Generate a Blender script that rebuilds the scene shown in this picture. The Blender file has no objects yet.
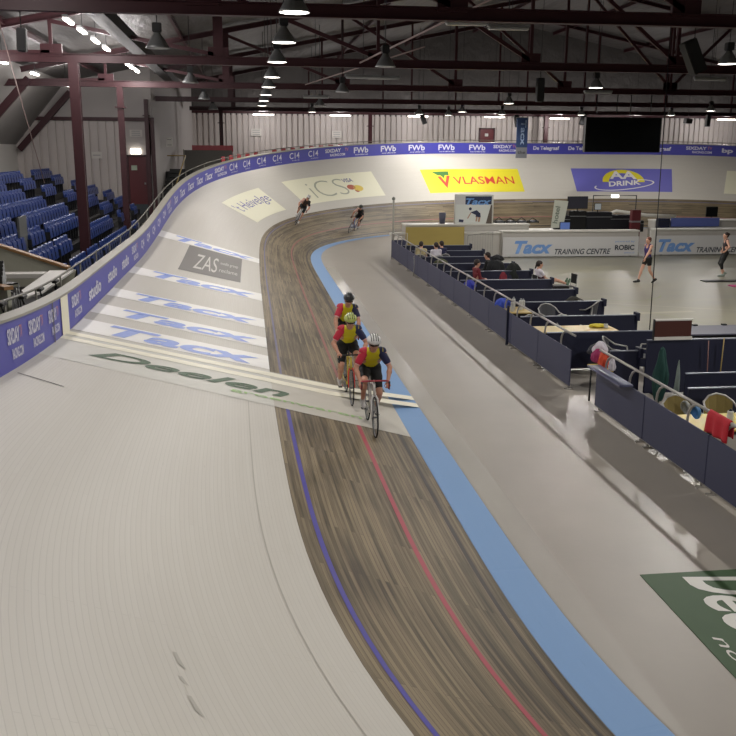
import bpy, bmesh, math, random
import numpy as np
from mathutils import Vector, Matrix
random.seed(7)
S = bpy.context.scene
COL = S.collection
PI = math.pi

# ------------------------------------------------------------------ camera
F_PX, PITCH, YAW, ROLL, CAM_H = 904.05, 0.2348, 0.1312, 0.0057, 4.683
cd = bpy.data.cameras.new('camera'); cam = bpy.data.objects.new('camera', cd); COL.objects.link(cam)
fw = Vector((math.sin(YAW)*math.cos(PITCH), math.cos(YAW)*math.cos(PITCH), -math.sin(PITCH)))
rt = Vector((math.cos(YAW), -math.sin(YAW), 0)); up = rt.cross(fw)
R_ = math.cos(ROLL)*rt + math.sin(ROLL)*up; U_ = -math.sin(ROLL)*rt + math.cos(ROLL)*up
M = Matrix((( R_.x, U_.x, -fw.x, 0), (R_.y, U_.y, -fw.y, 0), (R_.z, U_.z, -fw.z, CAM_H), (0, 0, 0, 1)))
cam.matrix_world = M
cd.sensor_width = 36; cd.lens = F_PX/736*36; cd.clip_end = 300; cd.clip_start = .05
S.camera = cam
# ------------------------------------------------------------------ world, exposure
w = bpy.data.worlds.new('world'); S.world = w; w.use_nodes = True
w.node_tree.nodes['Background'].inputs[0].default_value = (.9, .95, 1, 1)
w.node_tree.nodes['Background'].inputs[1].default_value = .02
S.view_settings.view_transform = 'Standard'; S.view_settings.look = 'None'
S.view_settings.gamma = 1; S.view_settings.use_curve_mapping = False
S.view_settings.exposure = 0.12
LAMP_W = 400.0      # watts of one high-bay lamp

# ------------------------------------------------------------------ helpers
def lin(h):
    h = h.lstrip('#'); c = [int(h[i:i+2], 16)/255 for i in (0, 2, 4)]
    return tuple(((x+.055)/1.055)**2.4 if x > .04045 else x/12.92 for x in c)
MATS = {}
def mat(name, col, rough=.6, metal=0, var=0, vscale=8, bump=0, spec=.5, emit=0, alpha=1, coat=0, stretch=None):
    if name in MATS: return MATS[name]
    m = bpy.data.materials.new(name); m.use_nodes = True; nt = m.node_tree
    b = nt.nodes['Principled BSDF']
    c = lin(col) if isinstance(col, str) else col
    b.inputs['Base Color'].default_value = (*c, 1); b.inputs['Roughness'].default_value = rough
    b.inputs['Metallic'].default_value = metal; b.inputs['Specular IOR Level'].default_value = spec
    b.inputs['Coat Weight'].default_value = coat
    if emit: b.inputs['Emission Color'].default_value = (*c, 1); b.inputs['Emission Strength'].default_value = emit
    if alpha < 1: b.inputs['Alpha'].default_value = alpha
    if var or bump:
        tc = nt.nodes.new('ShaderNodeTexCoord'); nz = nt.nodes.new('ShaderNodeTexNoise'); nz.inputs['Scale'].default_value = vscale
        nz.inputs['Detail'].default_value = 4
        if stretch:
            mp = nt.nodes.new('ShaderNodeMapping'); mp.inputs['Scale'].default_value = stretch
            nt.links.new(tc.outputs['Object'], mp.inputs[0]); nt.links.new(mp.outputs[0], nz.inputs[0])
        else: nt.links.new(tc.outputs['Object'], nz.inputs[0])
        if var:
            mx = nt.nodes.new('ShaderNodeMix'); mx.data_type = 'RGBA'
            mx.inputs[6].default_value = (*[x*(1-var) for x in c], 1); mx.inputs[7].default_value = (*[min(1, x*(1+var)) for x in c], 1)
            nt.links.new(nz.outputs[0], mx.inputs[0]); nt.links.new(mx.outputs[2], b.inputs['Base Color'])
        if bump:
            bp = nt.nodes.new('ShaderNodeBump'); bp.inputs['Strength'].default_value = bump; bp.inputs['Distance'].default_value = .01
            nt.links.new(nz.outputs[0], bp.inputs['Height']); nt.links.new(bp.outputs[0], b.inputs['Normal'])
    MATS[name] = m; return m

def obj(name, bm, m, parent=None, smooth=False, label=None):
    me = bpy.data.meshes.new(name)
    if isinstance(bm, bmesh.types.BMesh):
        bm.to_mesh(me); bm.free()
    else: me.from_pydata(*bm); me.update()
    for mm in (m if isinstance(m, (list, tuple)) else [m]): me.materials.append(mm)
    if smooth: me.polygons.foreach_set('use_smooth', [True]*len(me.polygons))
    o = bpy.data.objects.new(name, me); COL.objects.link(o)
    if parent is not None: o.parent = parent
    if label: o['label'] = label
    return o
def tag(o, label, cat, group=None, kind=None):
    o['label'] = label; o['category'] = cat
    if group: o['group'] = group
    if kind: o['kind'] = kind
    return o
def thing(name, label, cat, loc=(0, 0, 0), rz=0, group=None):
    o = bpy.data.objects.new(name, None); COL.objects.link(o); o.location = loc; o.rotation_euler = (0, 0, rz)
    o.empty_display_size = .1
    return tag(o, label, cat, group)
def struct(name, bm, m, parent=None, smooth=False):
    o = obj(name, bm, m, parent, smooth)
    if parent is None: o['kind'] = 'structure'
    return o
def dup(o, parent=None, label=None, group=None):
    c = o.copy(); COL.objects.link(c)
    if parent is not None: c.parent = parent
    if label: c['label'] = label
    if group: c['group'] = group
    for ch in KIDS.get(o.name, []) or [q for q in o.children]: dup(ch, c)
    return c
KIDS = {}
ORD = ['first','second','third','fourth','fifth','sixth','seventh','eighth','ninth','tenth','eleventh','twelfth','thirteenth','fourteenth','fifteenth','sixteenth','seventeenth','eighteenth','nineteenth','twentieth']
def nth(i): return ORD[i] if i < 20 else {20: 'twenty-first', 21: 'twenty-second', 22: 'twenty-third', 23: 'twenty-fourth', 24: 'twenty-fifth', 25: 'twenty-sixth', 26: 'twenty-seventh', 27: 'twenty-eighth', 28: 'twenty-ninth', 29: 'thirtieth'}.get(i, 'last')

def B(): return bmesh.new()
def box(bm, x0, x1, y0, y1, z0, z1, mi=0, rot=None, piv=None):
    vs = [bm.verts.new(p) for p in [(x0,y0,z0),(x1,y0,z0),(x1,y1,z0),(x0,y1,z0),(x0,y0,z1),(x1,y0,z1),(x1,y1,z1),(x0,y1,z1)]]
    if rot is not None:
        pv = Vector(piv if piv else ((x0+x1)/2, (y0+y1)/2, (z0+z1)/2))
        for v in vs: v.co = rot @ (v.co-pv) + pv
    for f in [(0,3,2,1),(4,5,6,7),(0,1,5,4),(1,2,6,5),(2,3,7,6),(3,0,4,7)]:
        fc = bm.faces.new([vs[i] for i in f]); fc.material_index = mi
    return vs
def bbox(bm, x0, x1, y0, y1, z0, z1, bev=.01, mi=0):
    t = bmesh.new(); box(t, x0, x1, y0, y1, z0, z1)
    bmesh.ops.bevel(t, geom=t.edges[:], offset=bev, segments=2, affect='EDGES')
    for f in t.faces: f.material_index = mi
    me = bpy.data.meshes.new('t'); t.to_mesh(me); t.free(); bm.from_mesh(me); bpy.data.meshes.remove(me)
def tube(bm, pts, r, n=8, closed=False, mi=0, cap=True):
    pts = [Vector(p) for p in pts]; rs = r if isinstance(r, (list, tuple)) else [r]*len(pts)
    rings = []; N = len(pts); prev = None
    for i, p in enumerate(pts):
        if closed: d = pts[(i+1) % N]-pts[i-1]
        else: d = pts[min(i+1, N-1)]-pts[max(i-1, 0)]
        d.normalize()
        if prev is None:
            a = Vector((0, 0, 1)) if abs(d.z) < .9 else Vector((1, 0, 0)); a = (a-d*a.dot(d)).normalized()
        else: a = (prev-d*prev.dot(d)).normalized()
        prev = a; b = d.cross(a)
        rings.append([bm.verts.new(p+(a*math.cos(t)+b*math.sin(t))*rs[i]) for t in [2*PI*k/n for k in range(n)]])
    L = N if closed else N-1
    for i in range(L):
        A, C = rings[i], rings[(i+1) % N]
        for k in range(n):
            f = bm.faces.new((A[k], A[(k+1) % n], C[(k+1) % n], C[k])); f.material_index = mi; f.smooth = True
    if not closed and cap:
        for A, q in ((rings[0][::-1], 0), (rings[-1], 0)): f = bm.faces.new(A); f.material_index = mi
def lathe(bm, prof, n=24, axis='z', o=(0, 0, 0), mi=0):
    rings = []; o = Vector(o)
    for r, z in prof:
        ring = []
        for k in range(n):
            t = 2*PI*k/n; p = (r*math.cos(t), r*math.sin(t), z)
            if axis == 'y': p = (p[0], p[2], p[1])
            if axis == 'x': p = (p[2], p[0], p[1])
            ring.append(bm.verts.new(Vector(p)+o))
        rings.append(ring)
    for A, C in zip(rings, rings[1:]):
        for k in range(n):
            f = bm.faces.new((A[k], A[(k+1) % n], C[(k+1) % n], C[k])); f.material_index = mi; f.smooth = True
def quad(bm, ps, mi=0):
    f = bm.faces.new([bm.verts.new(p) for p in ps]); f.material_index = mi; return f
def beam(bm, a, b, wd, ht, mi=0):          # rectangular bar from a to b
    a, b = Vector(a), Vector(b); d = (b-a).normalized()
    u = Vector((0, 0, 1)) if abs(d.z) < .95 else Vector((1, 0, 0)); s = d.cross(u).normalized(); u = s.cross(d)
    vs = [bm.verts.new(p+s*(i*wd/2)+u*(j*ht/2)) for p in (a, b) for i, j in ((-1,-1),(1,-1),(1,1),(-1,1))]
    for f in [(0,3,2,1),(4,5,6,7),(0,1,5,4),(1,2,6,5),(2,3,7,6),(3,0,4,7)]:
        fc = bm.faces.new([vs[i] for i in f]); fc.material_index = mi
def ibeam(bm, a, b, wd, ht, t=.02):         # I-section
    a, b = Vector(a), Vector(b); d = (b-a).normalized()
    u = Vector((0, 0, 1)) if abs(d.z) < .95 else Vector((0, 1, 0)); s = d.cross(u).normalized(); u = s.cross(d)
    for off, w2, h2 in ((u*(ht/2-t/2), wd, t), (-u*(ht/2-t/2), wd, t), (Vector(), t, ht-2*t)):
        vs = [bm.verts.new(p+off+s*(i*w2/2)+u*(j*h2/2)) for p in (a, b) for i, j in ((-1,-1),(1,-1),(1,1),(-1,1))]
        for f in [(0,3,2,1),(4,5,6,7),(0,1,5,4),(1,2,6,5),(2,3,7,6),(3,0,4,7)]: bm.faces.new([vs[i] for i in f])
def split_long(bm, L):
    for _ in range(6):
        e = [e for e in bm.edges if e.calc_length() > L]
        if not e: break
        bmesh.ops.subdivide_edges(bm, edges=e, cuts=1); bmesh.ops.triangulate(bm, faces=bm.faces[:])
def text_bm(txt, w=None, h=None, bold=0, shear=0, L=.3, space=1.0):
    c = bpy.data.curves.new('t', 'FONT'); c.body = txt; c.size = 1; c.offset = bold; c.shear = shear; c.space_character = space
    c.resolution_u = 4
    o = bpy.data.objects.new('t', c); COL.objects.link(o)
    dg = bpy.context.evaluated_depsgraph_get(); me = bpy.data.meshes.new_from_object(o.evaluated_get(dg))
    bm = bmesh.new(); bm.from_mesh(me); bpy.data.objects.remove(o); bpy.data.curves.remove(c); bpy.data.meshes.remove(me)
    xs = [v.co.x for v in bm.verts]; ys = [v.co.y for v in bm.verts]
    x0, x1, y0, y1 = min(xs), max(xs), min(ys), max(ys)
    sx = sy = None
    if w: sx = w/(x1-x0)
    if h: sy = h/(y1-y0)
    sx = sx or sy; sy = sy or sx
    for v in bm.verts: v.co = Vector(((v.co.x-x0)*sx, (v.co.y-y0)*sy, 0))
    bmesh.ops.triangulate(bm, faces=bm.faces[:]); split_long(bm, L)
    return bm
def mapped(bm, fn, flip=False):
    for v in bm.verts: v.co = fn(v.co.x, v.co.y)
    if flip: bmesh.ops.reverse_faces(bm, faces=bm.faces[:])
    return bm
def wall_text(txt, o, xd, yd, w=None, h=None, bold=.02, shear=0):   # flat lettering on a flat board
    o, xd, yd = Vector(o), Vector(xd).normalized(), Vector(yd).normalized()
    return mapped(text_bm(txt, w, h, bold, shear, 9), lambda x, y: o+xd*x+yd*y)

# ------------------------------------------------------------------ track geometry
X0, RF, YN, YF, LT, LB, WID, A0, A1 = 2.6277, 14.107, 5.082, 41.656, 13.984, 33.27, 6.136, .2306, .8465
U_RED, U_BLUE, U_WOOD, U_IN, BAND, EE, RN = .9225, 2.137, 2.355, -.475, .69, .5786, 4.114
def sm(t): t = min(1, max(0, t)); return t*t*(3-2*t)
DS = .2
SS = np.arange(-20, 130, DS)
def _k0(s): return sm((s-(YF-LT/2))/LT)/RF*(1-.6768*sm((s-56.07)/8)+.8018*sm((s-64.07)/10)) + min(sm(((YN+LT/2)-s)/LT)/RN, 1/10.5)
_i0 = int(np.argmin(abs(SS-(YN+YF)/2)))
S_C = 78.0; K_C = _k0(S_C); _a = sum(_k0(s) for s in SS[_i0:] if s < S_C)*DS
S_E = S_C+LT/2+(PI-_a)/K_C            # the bend ends where the track has turned by half a circle
def _k(s): return _k0(s) if s < S_C else K_C*sm((S_E-s)/LT)
_th = np.cumsum([_k(s) for s in SS])*DS; _th -= _th[_i0]
_X = np.cumsum(np.sin(_th))*DS; _Y = np.cumsum(np.cos(_th))*DS
_X += X0-_X[_i0]; _Y += SS[_i0]-_Y[_i0]
_BK = np.array([A0+(A1-A0)*(max(sm((s-(YF+EE*5-LB/2))/LB), sm(((YN-EE*5+LB/2)-s)/LB)) if s < 70 else sm((S_E-LT/2+LB/2-s)/LB)) for s in SS])
def frame(s):
    x = np.interp(s, SS, _X); y = np.interp(s, SS, _Y); th = np.interp(s, SS, _th); b = np.interp(s, SS, _BK)
    return x, y, th, b
def TP(s, u, h=0):             # point on the track: s along, u up the banking, h above the surface
    x, y, th, b = frame(s); nx, ny = -math.cos(th), math.sin(th)
    if u < 0: return Vector((x+nx*u, y+ny*u, h))
    c, sn = math.cos(b), math.sin(b)
    return Vector((x+nx*(u*c-h*sn), y+ny*(u*c-h*sn), u*sn+h*c))
def OUT(s, o, z, edge=True):   # point at distance o outside the outer edge, z above the edge
    x, y, th, b = frame(s); nx, ny = -math.cos(th), math.sin(th); d = WID*math.cos(b)+o
    return Vector((x+nx*d, y+ny*d, WID*math.sin(b)+z))
def surf(name, s0, s1, u0, u1, m, parent, h=0, nu=4, ds=.4):
    if name == 'painted_advert' and s0 > 57: s0 += .22; s1 += .22
    n = max(2, int((s1-s0)/ds)+1); bm = bmesh.new(); uvl = bm.loops.layers.uv.new('UVMap'); g = []
    for i in range(n+1):
        s = s0+(s1-s0)*i/n; g.append([(bm.verts.new(TP(s, u0+(u1-u0)*j/nu, h)), s, u0+(u1-u0)*j/nu) for j in range(nu+1)])
    for i in range(n):
        for j in range(nu):
            q = [g[i][j], g[i+1][j], g[i+1][j+1], g[i][j+1]]
            f = bm.faces.new([a[0] for a in q]); f.smooth = True
            for l, a in zip(f.loops, q): l[uvl].uv = (a[1], a[2])
    return obj(name, bm, m, parent)
def track_text(name, txt, s, u, sd, ud, m, parent, w=None, h=None, bold=.02, shear=0, H=.012, L=.3):
    # text x advances (sd[0] in s, ud[0] in u), text y advances (sd[1], ud[1])
    bm = text_bm(txt, w, h, bold, shear, L); s += .22 if s > 57 else 0
    mapped(bm, lambda x, y: TP(s+sd[0]*x+sd[1]*y, u+ud[0]*x+ud[1]*y, H))
    fix_up(bm)
    return obj(name, bm, m, parent)
def fix_up(bm):
    bm.normal_update()
    if sum(f.normal.z*f.calc_area() for f in bm.faces) < 0: bmesh.ops.reverse_faces(bm, faces=bm.faces[:])
def track_poly(name, pts, m, parent, H=.009, L=.4):
    if pts[0][0] > 57: pts = [(a+.22, b) for a, b in pts]
    bm = bmesh.new(); bm.faces.new([bm.verts.new((a, b, 0)) for a, b in pts]); bmesh.ops.triangulate(bm, faces=bm.faces[:]); split_long(bm, L)
    mapped(bm, lambda a, b: TP(a, b, H)); fix_up(bm); return obj(name, bm, m, parent)

def track_mat(name, base, dark, plank, mort, rough, speck=.3, var=.2, streak=.0):
    m = bpy.data.materials.new(name); m.use_nodes = True; nt = m.node_tree; N = nt.nodes; Lk = nt.links; b = N['Principled BSDF']
    uv = N.new('ShaderNodeUVMap'); uv.uv_map = 'UVMap'
    def noise(sx, sy, sc=1, det=4):
        mp = N.new('ShaderNodeMapping'); mp.inputs['Scale'].default_value = (sx, sy, 1); Lk.new(uv.outputs[0], mp.inputs[0])
        nz = N.new('ShaderNodeTexNoise'); nz.inputs['Scale'].default_value = sc; nz.inputs['Detail'].default_value = det; Lk.new(mp.outputs[0], nz.inputs[0]); return nz
    def ramp(src, p0, p1, c0=(0,0,0,1), c1=(1,1,1,1)):
        r = N.new('ShaderNodeValToRGB'); r.color_ramp.elements[0].position = p0; r.color_ramp.elements[1].position = p1
        r.color_ramp.elements[0].color = c0; r.color_ramp.elements[1].color = c1; Lk.new(src, r.inputs[0]); return r
    def mix(fac, a, bb, bt='MIX'):
        x = N.new('ShaderNodeMix'); x.data_type = 'RGBA'; x.blend_type = bt
        for sock, v in ((x.inputs[0], fac), (x.inputs[6], a), (x.inputs[7], bb)):
            if hasattr(v, 'is_output') or hasattr(v, 'links'): Lk.new(v, sock)
            else: sock.default_value = v
        return x.outputs[2]
    bc, dc = (*lin(base), 1), (*lin(dark), 1)
    # boards: long strips along the track, each a slightly different tone
    br = N.new('ShaderNodeTexBrick'); mp = N.new('ShaderNodeMapping'); Lk.new(uv.outputs[0], mp.inputs[0])
    br.inputs['Scale'].default_value = 1; br.inputs['Brick Width'].default_value = 3.1; br.inputs['Row Height'].default_value = plank
    br.inputs['Mortar Size'].default_value = plank*.07; br.inputs['Mortar Smooth'].default_value = .3; br.offset = .37
    br.inputs['Color1'].default_value = (.25, .25, .25, 1); br.inputs['Color2'].default_value = (.85, .85, .85, 1); br.inputs['Mortar'].default_value = (.5, .5, .5, 1)
    br.inputs['Bias'].default_value = 0
    Lk.new(mp.outputs[0], br.inputs[0])
    grain = noise(.9, 26, 1, 5); blotch = noise(.35, .8, 1, 3)
    t = mix(.55, br.outputs['Color'], grain.outputs[0]); t2 = mix(.35, t, blotch.outputs[0])
    col = mix(ramp(t2, .5-var, .5+var).outputs[0], dc, bc)
    col = mix(ramp(br.outputs['Fac'], 0, 1, (0,0,0,1), (mort, mort, mort, 1)).outputs[0], col, (bc[0]*.25, bc[1]*.24, bc[2]*.22, 1))
    sp = noise(.9, 9, 3, 2); col = mix(ramp(sp.outputs[0], .70, .78, (0,0,0,1), (speck, speck, speck, 1)).outputs[0], col, (dc[0]*.55, dc[1]*.55, dc[2]*.55, 1))
    Lk.new(col, b.inputs['Base Color']); b.inputs['Roughness'].default_value = rough; b.inputs['Specular IOR Level'].default_value = .35
    bp = N.new('ShaderNodeBump'); bp.inputs['Strength'].default_value = .25; bp.inputs['Distance'].default_value = .006; bp.invert = True
    Lk.new(br.outputs['Fac'], bp.inputs['Height']); Lk.new(bp.outputs[0], b.inputs['Normal'])
    MATS[name] = m; return m
M_WHITE = track_mat('painted_white_boards', '#cac6bd', '#c2bdb3', .045, .14, .5, .2, .3)
M_WOOD = track_mat('bare_brown_boards', '#8c7d62', '#463c2c', .05, .7, .5, .6, .11)
M_BLUEB = track_mat('painted_blue_apron', '#84a7d2', '#7da0cb', .5, .0, .5, .1, .4)

# ------------------------------------------------------------------ hall shell
def floor_mat(name, c0, c1, rough, sx=.3, sy=.3, spec=.5, r2=None):
    m = bpy.data.materials.new(name); m.use_nodes = True; nt = m.node_tree; b = nt.nodes['Principled BSDF']
    tc = nt.nodes.new('ShaderNodeTexCoord'); mp = nt.nodes.new('ShaderNodeMapping'); mp.inputs['Scale'].default_value = (sx, sy, 1)
    nz = nt.nodes.new('ShaderNodeTexNoise'); nz.inputs['Scale'].default_value = 1; nz.inputs['Detail'].default_value = 7; nz.inputs['Roughness'].default_value = .6
    rp = nt.nodes.new('ShaderNodeValToRGB'); rp.color_ramp.elements[0].position = .35; rp.color_ramp.elements[1].position = .65
    rp.color_ramp.elements[0].color = (*lin(c0), 1); rp.color_ramp.elements[1].color = (*lin(c1), 1)
    nt.links.new(tc.outputs['Object'], mp.inputs[0]); nt.links.new(mp.outputs[0], nz.inputs[0]); nt.links.new(nz.outputs[0], rp.inputs[0])
    nt.links.new(rp.outputs[0], b.inputs['Base Color']); b.inputs['Specular IOR Level'].default_value = spec
    mr = nt.nodes.new('ShaderNodeMapRange'); mr.inputs[3].default_value = rough; mr.inputs[4].default_value = r2 or rough*1.5
    nt.links.new(nz.outputs[0], mr.inputs[0]); nt.links.new(mr.outputs[0], b.inputs['Roughness'])
    MATS[name] = m; return m
M_FLOOR = floor_mat('grey_brown_concrete', '#9c958b', '#a8a196', .38, spec=.8, r2=.46)
M_APRON = floor_mat('pale_polished_concrete', '#b3aea5', '#bdb8af', .17, .5, .2, 1.0, .26)
M_INF = floor_mat('olive_grey_sports_floor', '#7d7a6e', '#8b8773', .3, .25, 1.0, .8, .4)
M_RIB = None
bm = B(); box(bm, -14, 52, -18, 70, -.3, 0); struct('floor', bm, M_FLOOR)
bm = B(); n = 120
rows = []
for i in range(n+1):
    s = -10+i*(60/n)
    if s > 42: break
    rows.append((TP(s, U_IN), Vector((TP(s, U_IN).x+.0, TP(s, U_IN).y, 0))))
pl_in = [TP(-8+i*.5, U_IN-.02, .002) for i in range(int(46/.5))]
pl_in = [p for p in pl_in if p.x < 3.49 and p.y > 5.9]
g = [(bm.verts.new((p.x, p.y, .003)), bm.verts.new((3.5, p.y, .003))) for p in pl_in]
for a, c in zip(g, g[1:]): bm.faces.new((a[0], a[1], c[1], c[0]))
struct('trim_1', bm, M_APRON)
bm = B(); quad(bm, [(9.6, 12, .003), (29, 12, .003), (29, 46, .003), (9.6, 46, .003)]); struct('trim_2', bm, M_INF)

def rib_mat():
    m = bpy.data.materials.new('ribbed_cladding'); m.use_nodes = True; nt = m.node_tree; b = nt.nodes['Principled BSDF']
    tc = nt.nodes.new('ShaderNodeTexCoord'); nz = nt.nodes.new('ShaderNodeTexNoise'); nz.inputs['Scale'].default_value = .4
    rp = nt.nodes.new('ShaderNodeValToRGB'); rp.color_ramp.elements[0].color = (*lin('#b4aca8'), 1); rp.color_ramp.elements[1].color = (*lin('#c4bdb8'), 1)
    nt.links.new(tc.outputs['Object'], nz.inputs[0]); nt.links.new(nz.outputs[0], rp.inputs[0]); nt.links.new(rp.outputs[0], b.inputs['Base Color'])
    b.inputs['Roughness'].default_value = .5; MATS['rib'] = m; return m
M_RIB = rib_mat()
M_PLAIN = mat('plain_grey_wall', '#aaa5a2', .7, var=.06, vscale=.5)
M_DARKRED = mat('dark_red_steel', '#360e16', .55, var=.15, vscale=1.5)
M_DREDD = mat('dark_red_door', '#5a1c22', .5)
def roof_mat():
    m = bpy.data.materials.new('creased_foil_insulation'); m.use_nodes = True; nt = m.node_tree; b = nt.nodes['Principled BSDF']
    tc = nt.nodes.new('ShaderNodeTexCoord'); mp = nt.nodes.new('ShaderNodeMapping'); mp.inputs['Scale'].default_value = (1.2, .25, 1); mp.inputs['Rotation'].default_value = (0, 0, .5)
    nz = nt.nodes.new('ShaderNodeTexNoise'); nz.inputs['Scale'].default_value = 1.1; nz.inputs['Detail'].default_value = 5
    nt.links.new(tc.outputs['Object'], mp.inputs[0]); nt.links.new(mp.outputs[0], nz.inputs[0])
    b.inputs['Base Color'].default_value = (*lin('#524f4d'), 1); b.inputs['Metallic'].default_value = .2; b.inputs['Roughness'].default_value = .6
    bp = nt.nodes.new('ShaderNodeBump'); bp.inputs['Distance'].default_value = .3; bp.inputs['Strength'].default_value = .6
    nt.links.new(nz.outputs[0], bp.inputs['Height']); nt.links.new(bp.outputs[0], b.inputs['Normal']); MATS['foil'] = m; return m
M_FOIL = roof_mat()
def ribwall(x0, x1, y, z0, z1, pitch=.42, d=.09, w=.11):   # trapezoidal sheet facing -y
    bm = B(); x = x0; pts = [(x0, y)]
    while x < x1:
        pts += [(min(x+pitch-w, x1), y), (min(x+pitch-w+.02, x1), y+d), (min(x+pitch-.02, x1), y+d), (min(x+pitch, x1), y)]; x += pitch
    lo = [bm.verts.new((a, b_, z0)) for a, b_ in pts]; hi = [bm.verts.new((a, b_, z1)) for a, b_ in pts]
    for i in range(len(pts)-1):
        if (pts[i][0]-pts[i+1][0])**2+(pts[i][1]-pts[i+1][1])**2 < 1e-8: continue
        bm.faces.new((lo[i], lo[i+1], hi[i+1], hi[i]))
    return bm
# end wall of the stand (left) with the plain band above
struct('wall_left_end', ribwall(-12, -6.35, 51, 0, 6.3, .43, .1, .12), M_RIB)
bm = B(); box(bm, -12, -4.95, 51.02, 51.2, 6.3, 9.2); box(bm, -6.4, -4.95, 51.02, 51.2, 4.45, 6.3); box(bm, -5.25, -4.95, 51.02, 51.2, 0, 6.3); struct('wall_left_end_upper', bm, M_PLAIN)
bm = B(); box(bm, -12.2, -4.85, 50.85, 51.02, 6.2, 6.38); box(bm, -5.05, -4.85, 50.8, 51.05, 1.0, 6.3); struct('trim_3', bm, M_DARKRED)
bm = B(); quad(bm, [(-4.95, 51, 0), (-3.8, 68, 0), (-3.8, 68, 9.4), (-4.95, 51, 9.2)]); struct('wall_left_return', bm, M_PLAIN)
struct('wall_far', ribwall(-3.8, 50, 68, 0, 7.35, .4, .11, .13), M_RIB)
bm = B(); box(bm, -4, 50, 68.1, 68.3, 7.2, 14); struct('wall_far_upper', bm, M_FOIL)
bm = B(); box(bm, -3.9, 50, 67.85, 67.98, 7.3, 7.5); struct('trim_4', bm, M_DARKRED)
bm = B(); box(bm, -12.2, -12, -18, 51.2, 0, 4.95); struct('wall_left', bm, mat('white_wall', '#c9c6c0', .7, var=.05, vscale=.6))
bm = B(); box(bm, 50, 50.2, -18, 68.2, 0, 8.4); struct('wall_right', bm, M_PLAIN)
bm = B(); box(bm, -12, 50, -18.2, -18, 0, 14); struct('wall_near', bm, M_PLAIN)
# roof: foil-faced insulation, sagging in creases
RX, RZ, EX, EZ, SL = 19.4, 13.9, -9.3, 8.15, .2
def roof_z(x): return RZ-abs(x-RX)*.2
bm = B(); quad(bm, [(EX, -18, roof_z(EX)), (EX, 69, roof_z(EX)), (RX, 69, RZ), (RX, -18, RZ)]); quad(bm, [(RX, -18, RZ), (RX, 69, RZ), (50.2, 69, roof_z(50.2)), (50.2, -18, roof_z(50.2))])
struct('ceiling', bm, M_FOIL)
bm = B(); quad(bm, [(-12.1, -18, 4.85), (-12.1, 52, 4.85), (EX, 52, roof_z(EX)), (EX, -18, roof_z(EX))]); struct('ceiling_left_slope', bm, mat('grey_soffit_board', '#8f8c88', .6, var=.08, vscale=.7))
# ------------------------------------------------------------------ roof steel
TY = [19.35, 30.2, 41.3, 52.4, 63.5]; NODE = [-5.85+5.05*i for i in range(-1, 11)]
names_t = ['nearest', 'second', 'third', 'fourth', 'farthest']
def gus(bm, x, y, z): box(bm, x-.32, x+.32, y-.05, y+.05, z-.02, z+.34)
for ti, ty in enumerate(TY):
    t = thing('roof_truss', f'{names_t[ti]} dark red steel roof truss across the hall, its straight bottom chord spanning the track', 'roof truss', (0, ty, 7.3), 0, 'roof trusses across the hall')
    xl = -11 if ti < 3 else (-4.9 if ti == 3 else -3.7)
    bm = B(); ibeam(bm, (xl, 0, .13), (49.8, 0, .13), .22, .26); obj('bottom_chord', bm, M_DARKRED, t)
    for sx, ex in ((max(-9.3, xl), RX), (RX, 49.8)):
        bm = B(); ibeam(bm, (sx, 0, roof_z(sx)-7.3-.2), (ex, 0, roof_z(ex)-7.3-.2), .2, .22); obj('top_chord', bm, M_DARKRED, t)
    for i, nx in enumerate(NODE):
        if nx < xl+.3: continue
        bm = B(); wd = .3 if abs(nx+.8) < .1 else .1
        beam(bm, (nx, 0, .2), (nx, 0, roof_z(nx)-7.3-.25), .12, wd); obj('post', bm, M_DARKRED, t)
        if i and NODE[i-1] > xl and ti < 3:
            a, c = (NODE[i-1], nx) if nx <= RX+.5 else (nx, NODE[i-1])
            bm = B(); beam(bm, (a, 0, roof_z(a)-7.3-.35), (c, 0, .3), .1, .12); obj('brace', bm, M_DARKRED, t)
            bm = B(); gus(bm, c, 0, .2); obj('gusset_plate', bm, M_DARKRED, t)
for ti, ty in enumerate([30.2, 41.3, 50.5]):
    bm = B(); beam(bm, (-11.75, ty, 4.7), (-9.0, ty, 7.6), .22, .3); tag(obj('sloping_rafter', bm, M_DARKRED), f"{['nearest','middle','farthest'][ti]} dark red rafter slanting down the left soffit over the seats", 'rafter')
for i, (px, ) in enumerate([(-7.2,), (-2.6,), (1.9,), (6.6,), (11.5,), (16.5,), (22.5,), (28,)]):
    bm = B(); ibeam(bm, (px, 14, roof_z(px)-.12), (px, 67.8, roof_z(px)-.12), .12, .2); tag(obj('purlin', bm, M_DARKRED), f'long dark purlin under the roof foil, {nth(i)} from the left', 'purlin', 'roof purlins')
bm = B(); box(bm, -3.9, -3.45, 15, 52, 8.0, 8.25); box(bm, -3.9, -3.86, 15, 52, 8.25, 8.33); box(bm, -3.49, -3.45, 15, 52, 8.25, 8.33)
tag(obj('cable_tray', bm, mat('black_cable_tray', '#1d1c1c', .6)), 'black cable tray running away under the roof left of the track', 'cable tray')
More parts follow.
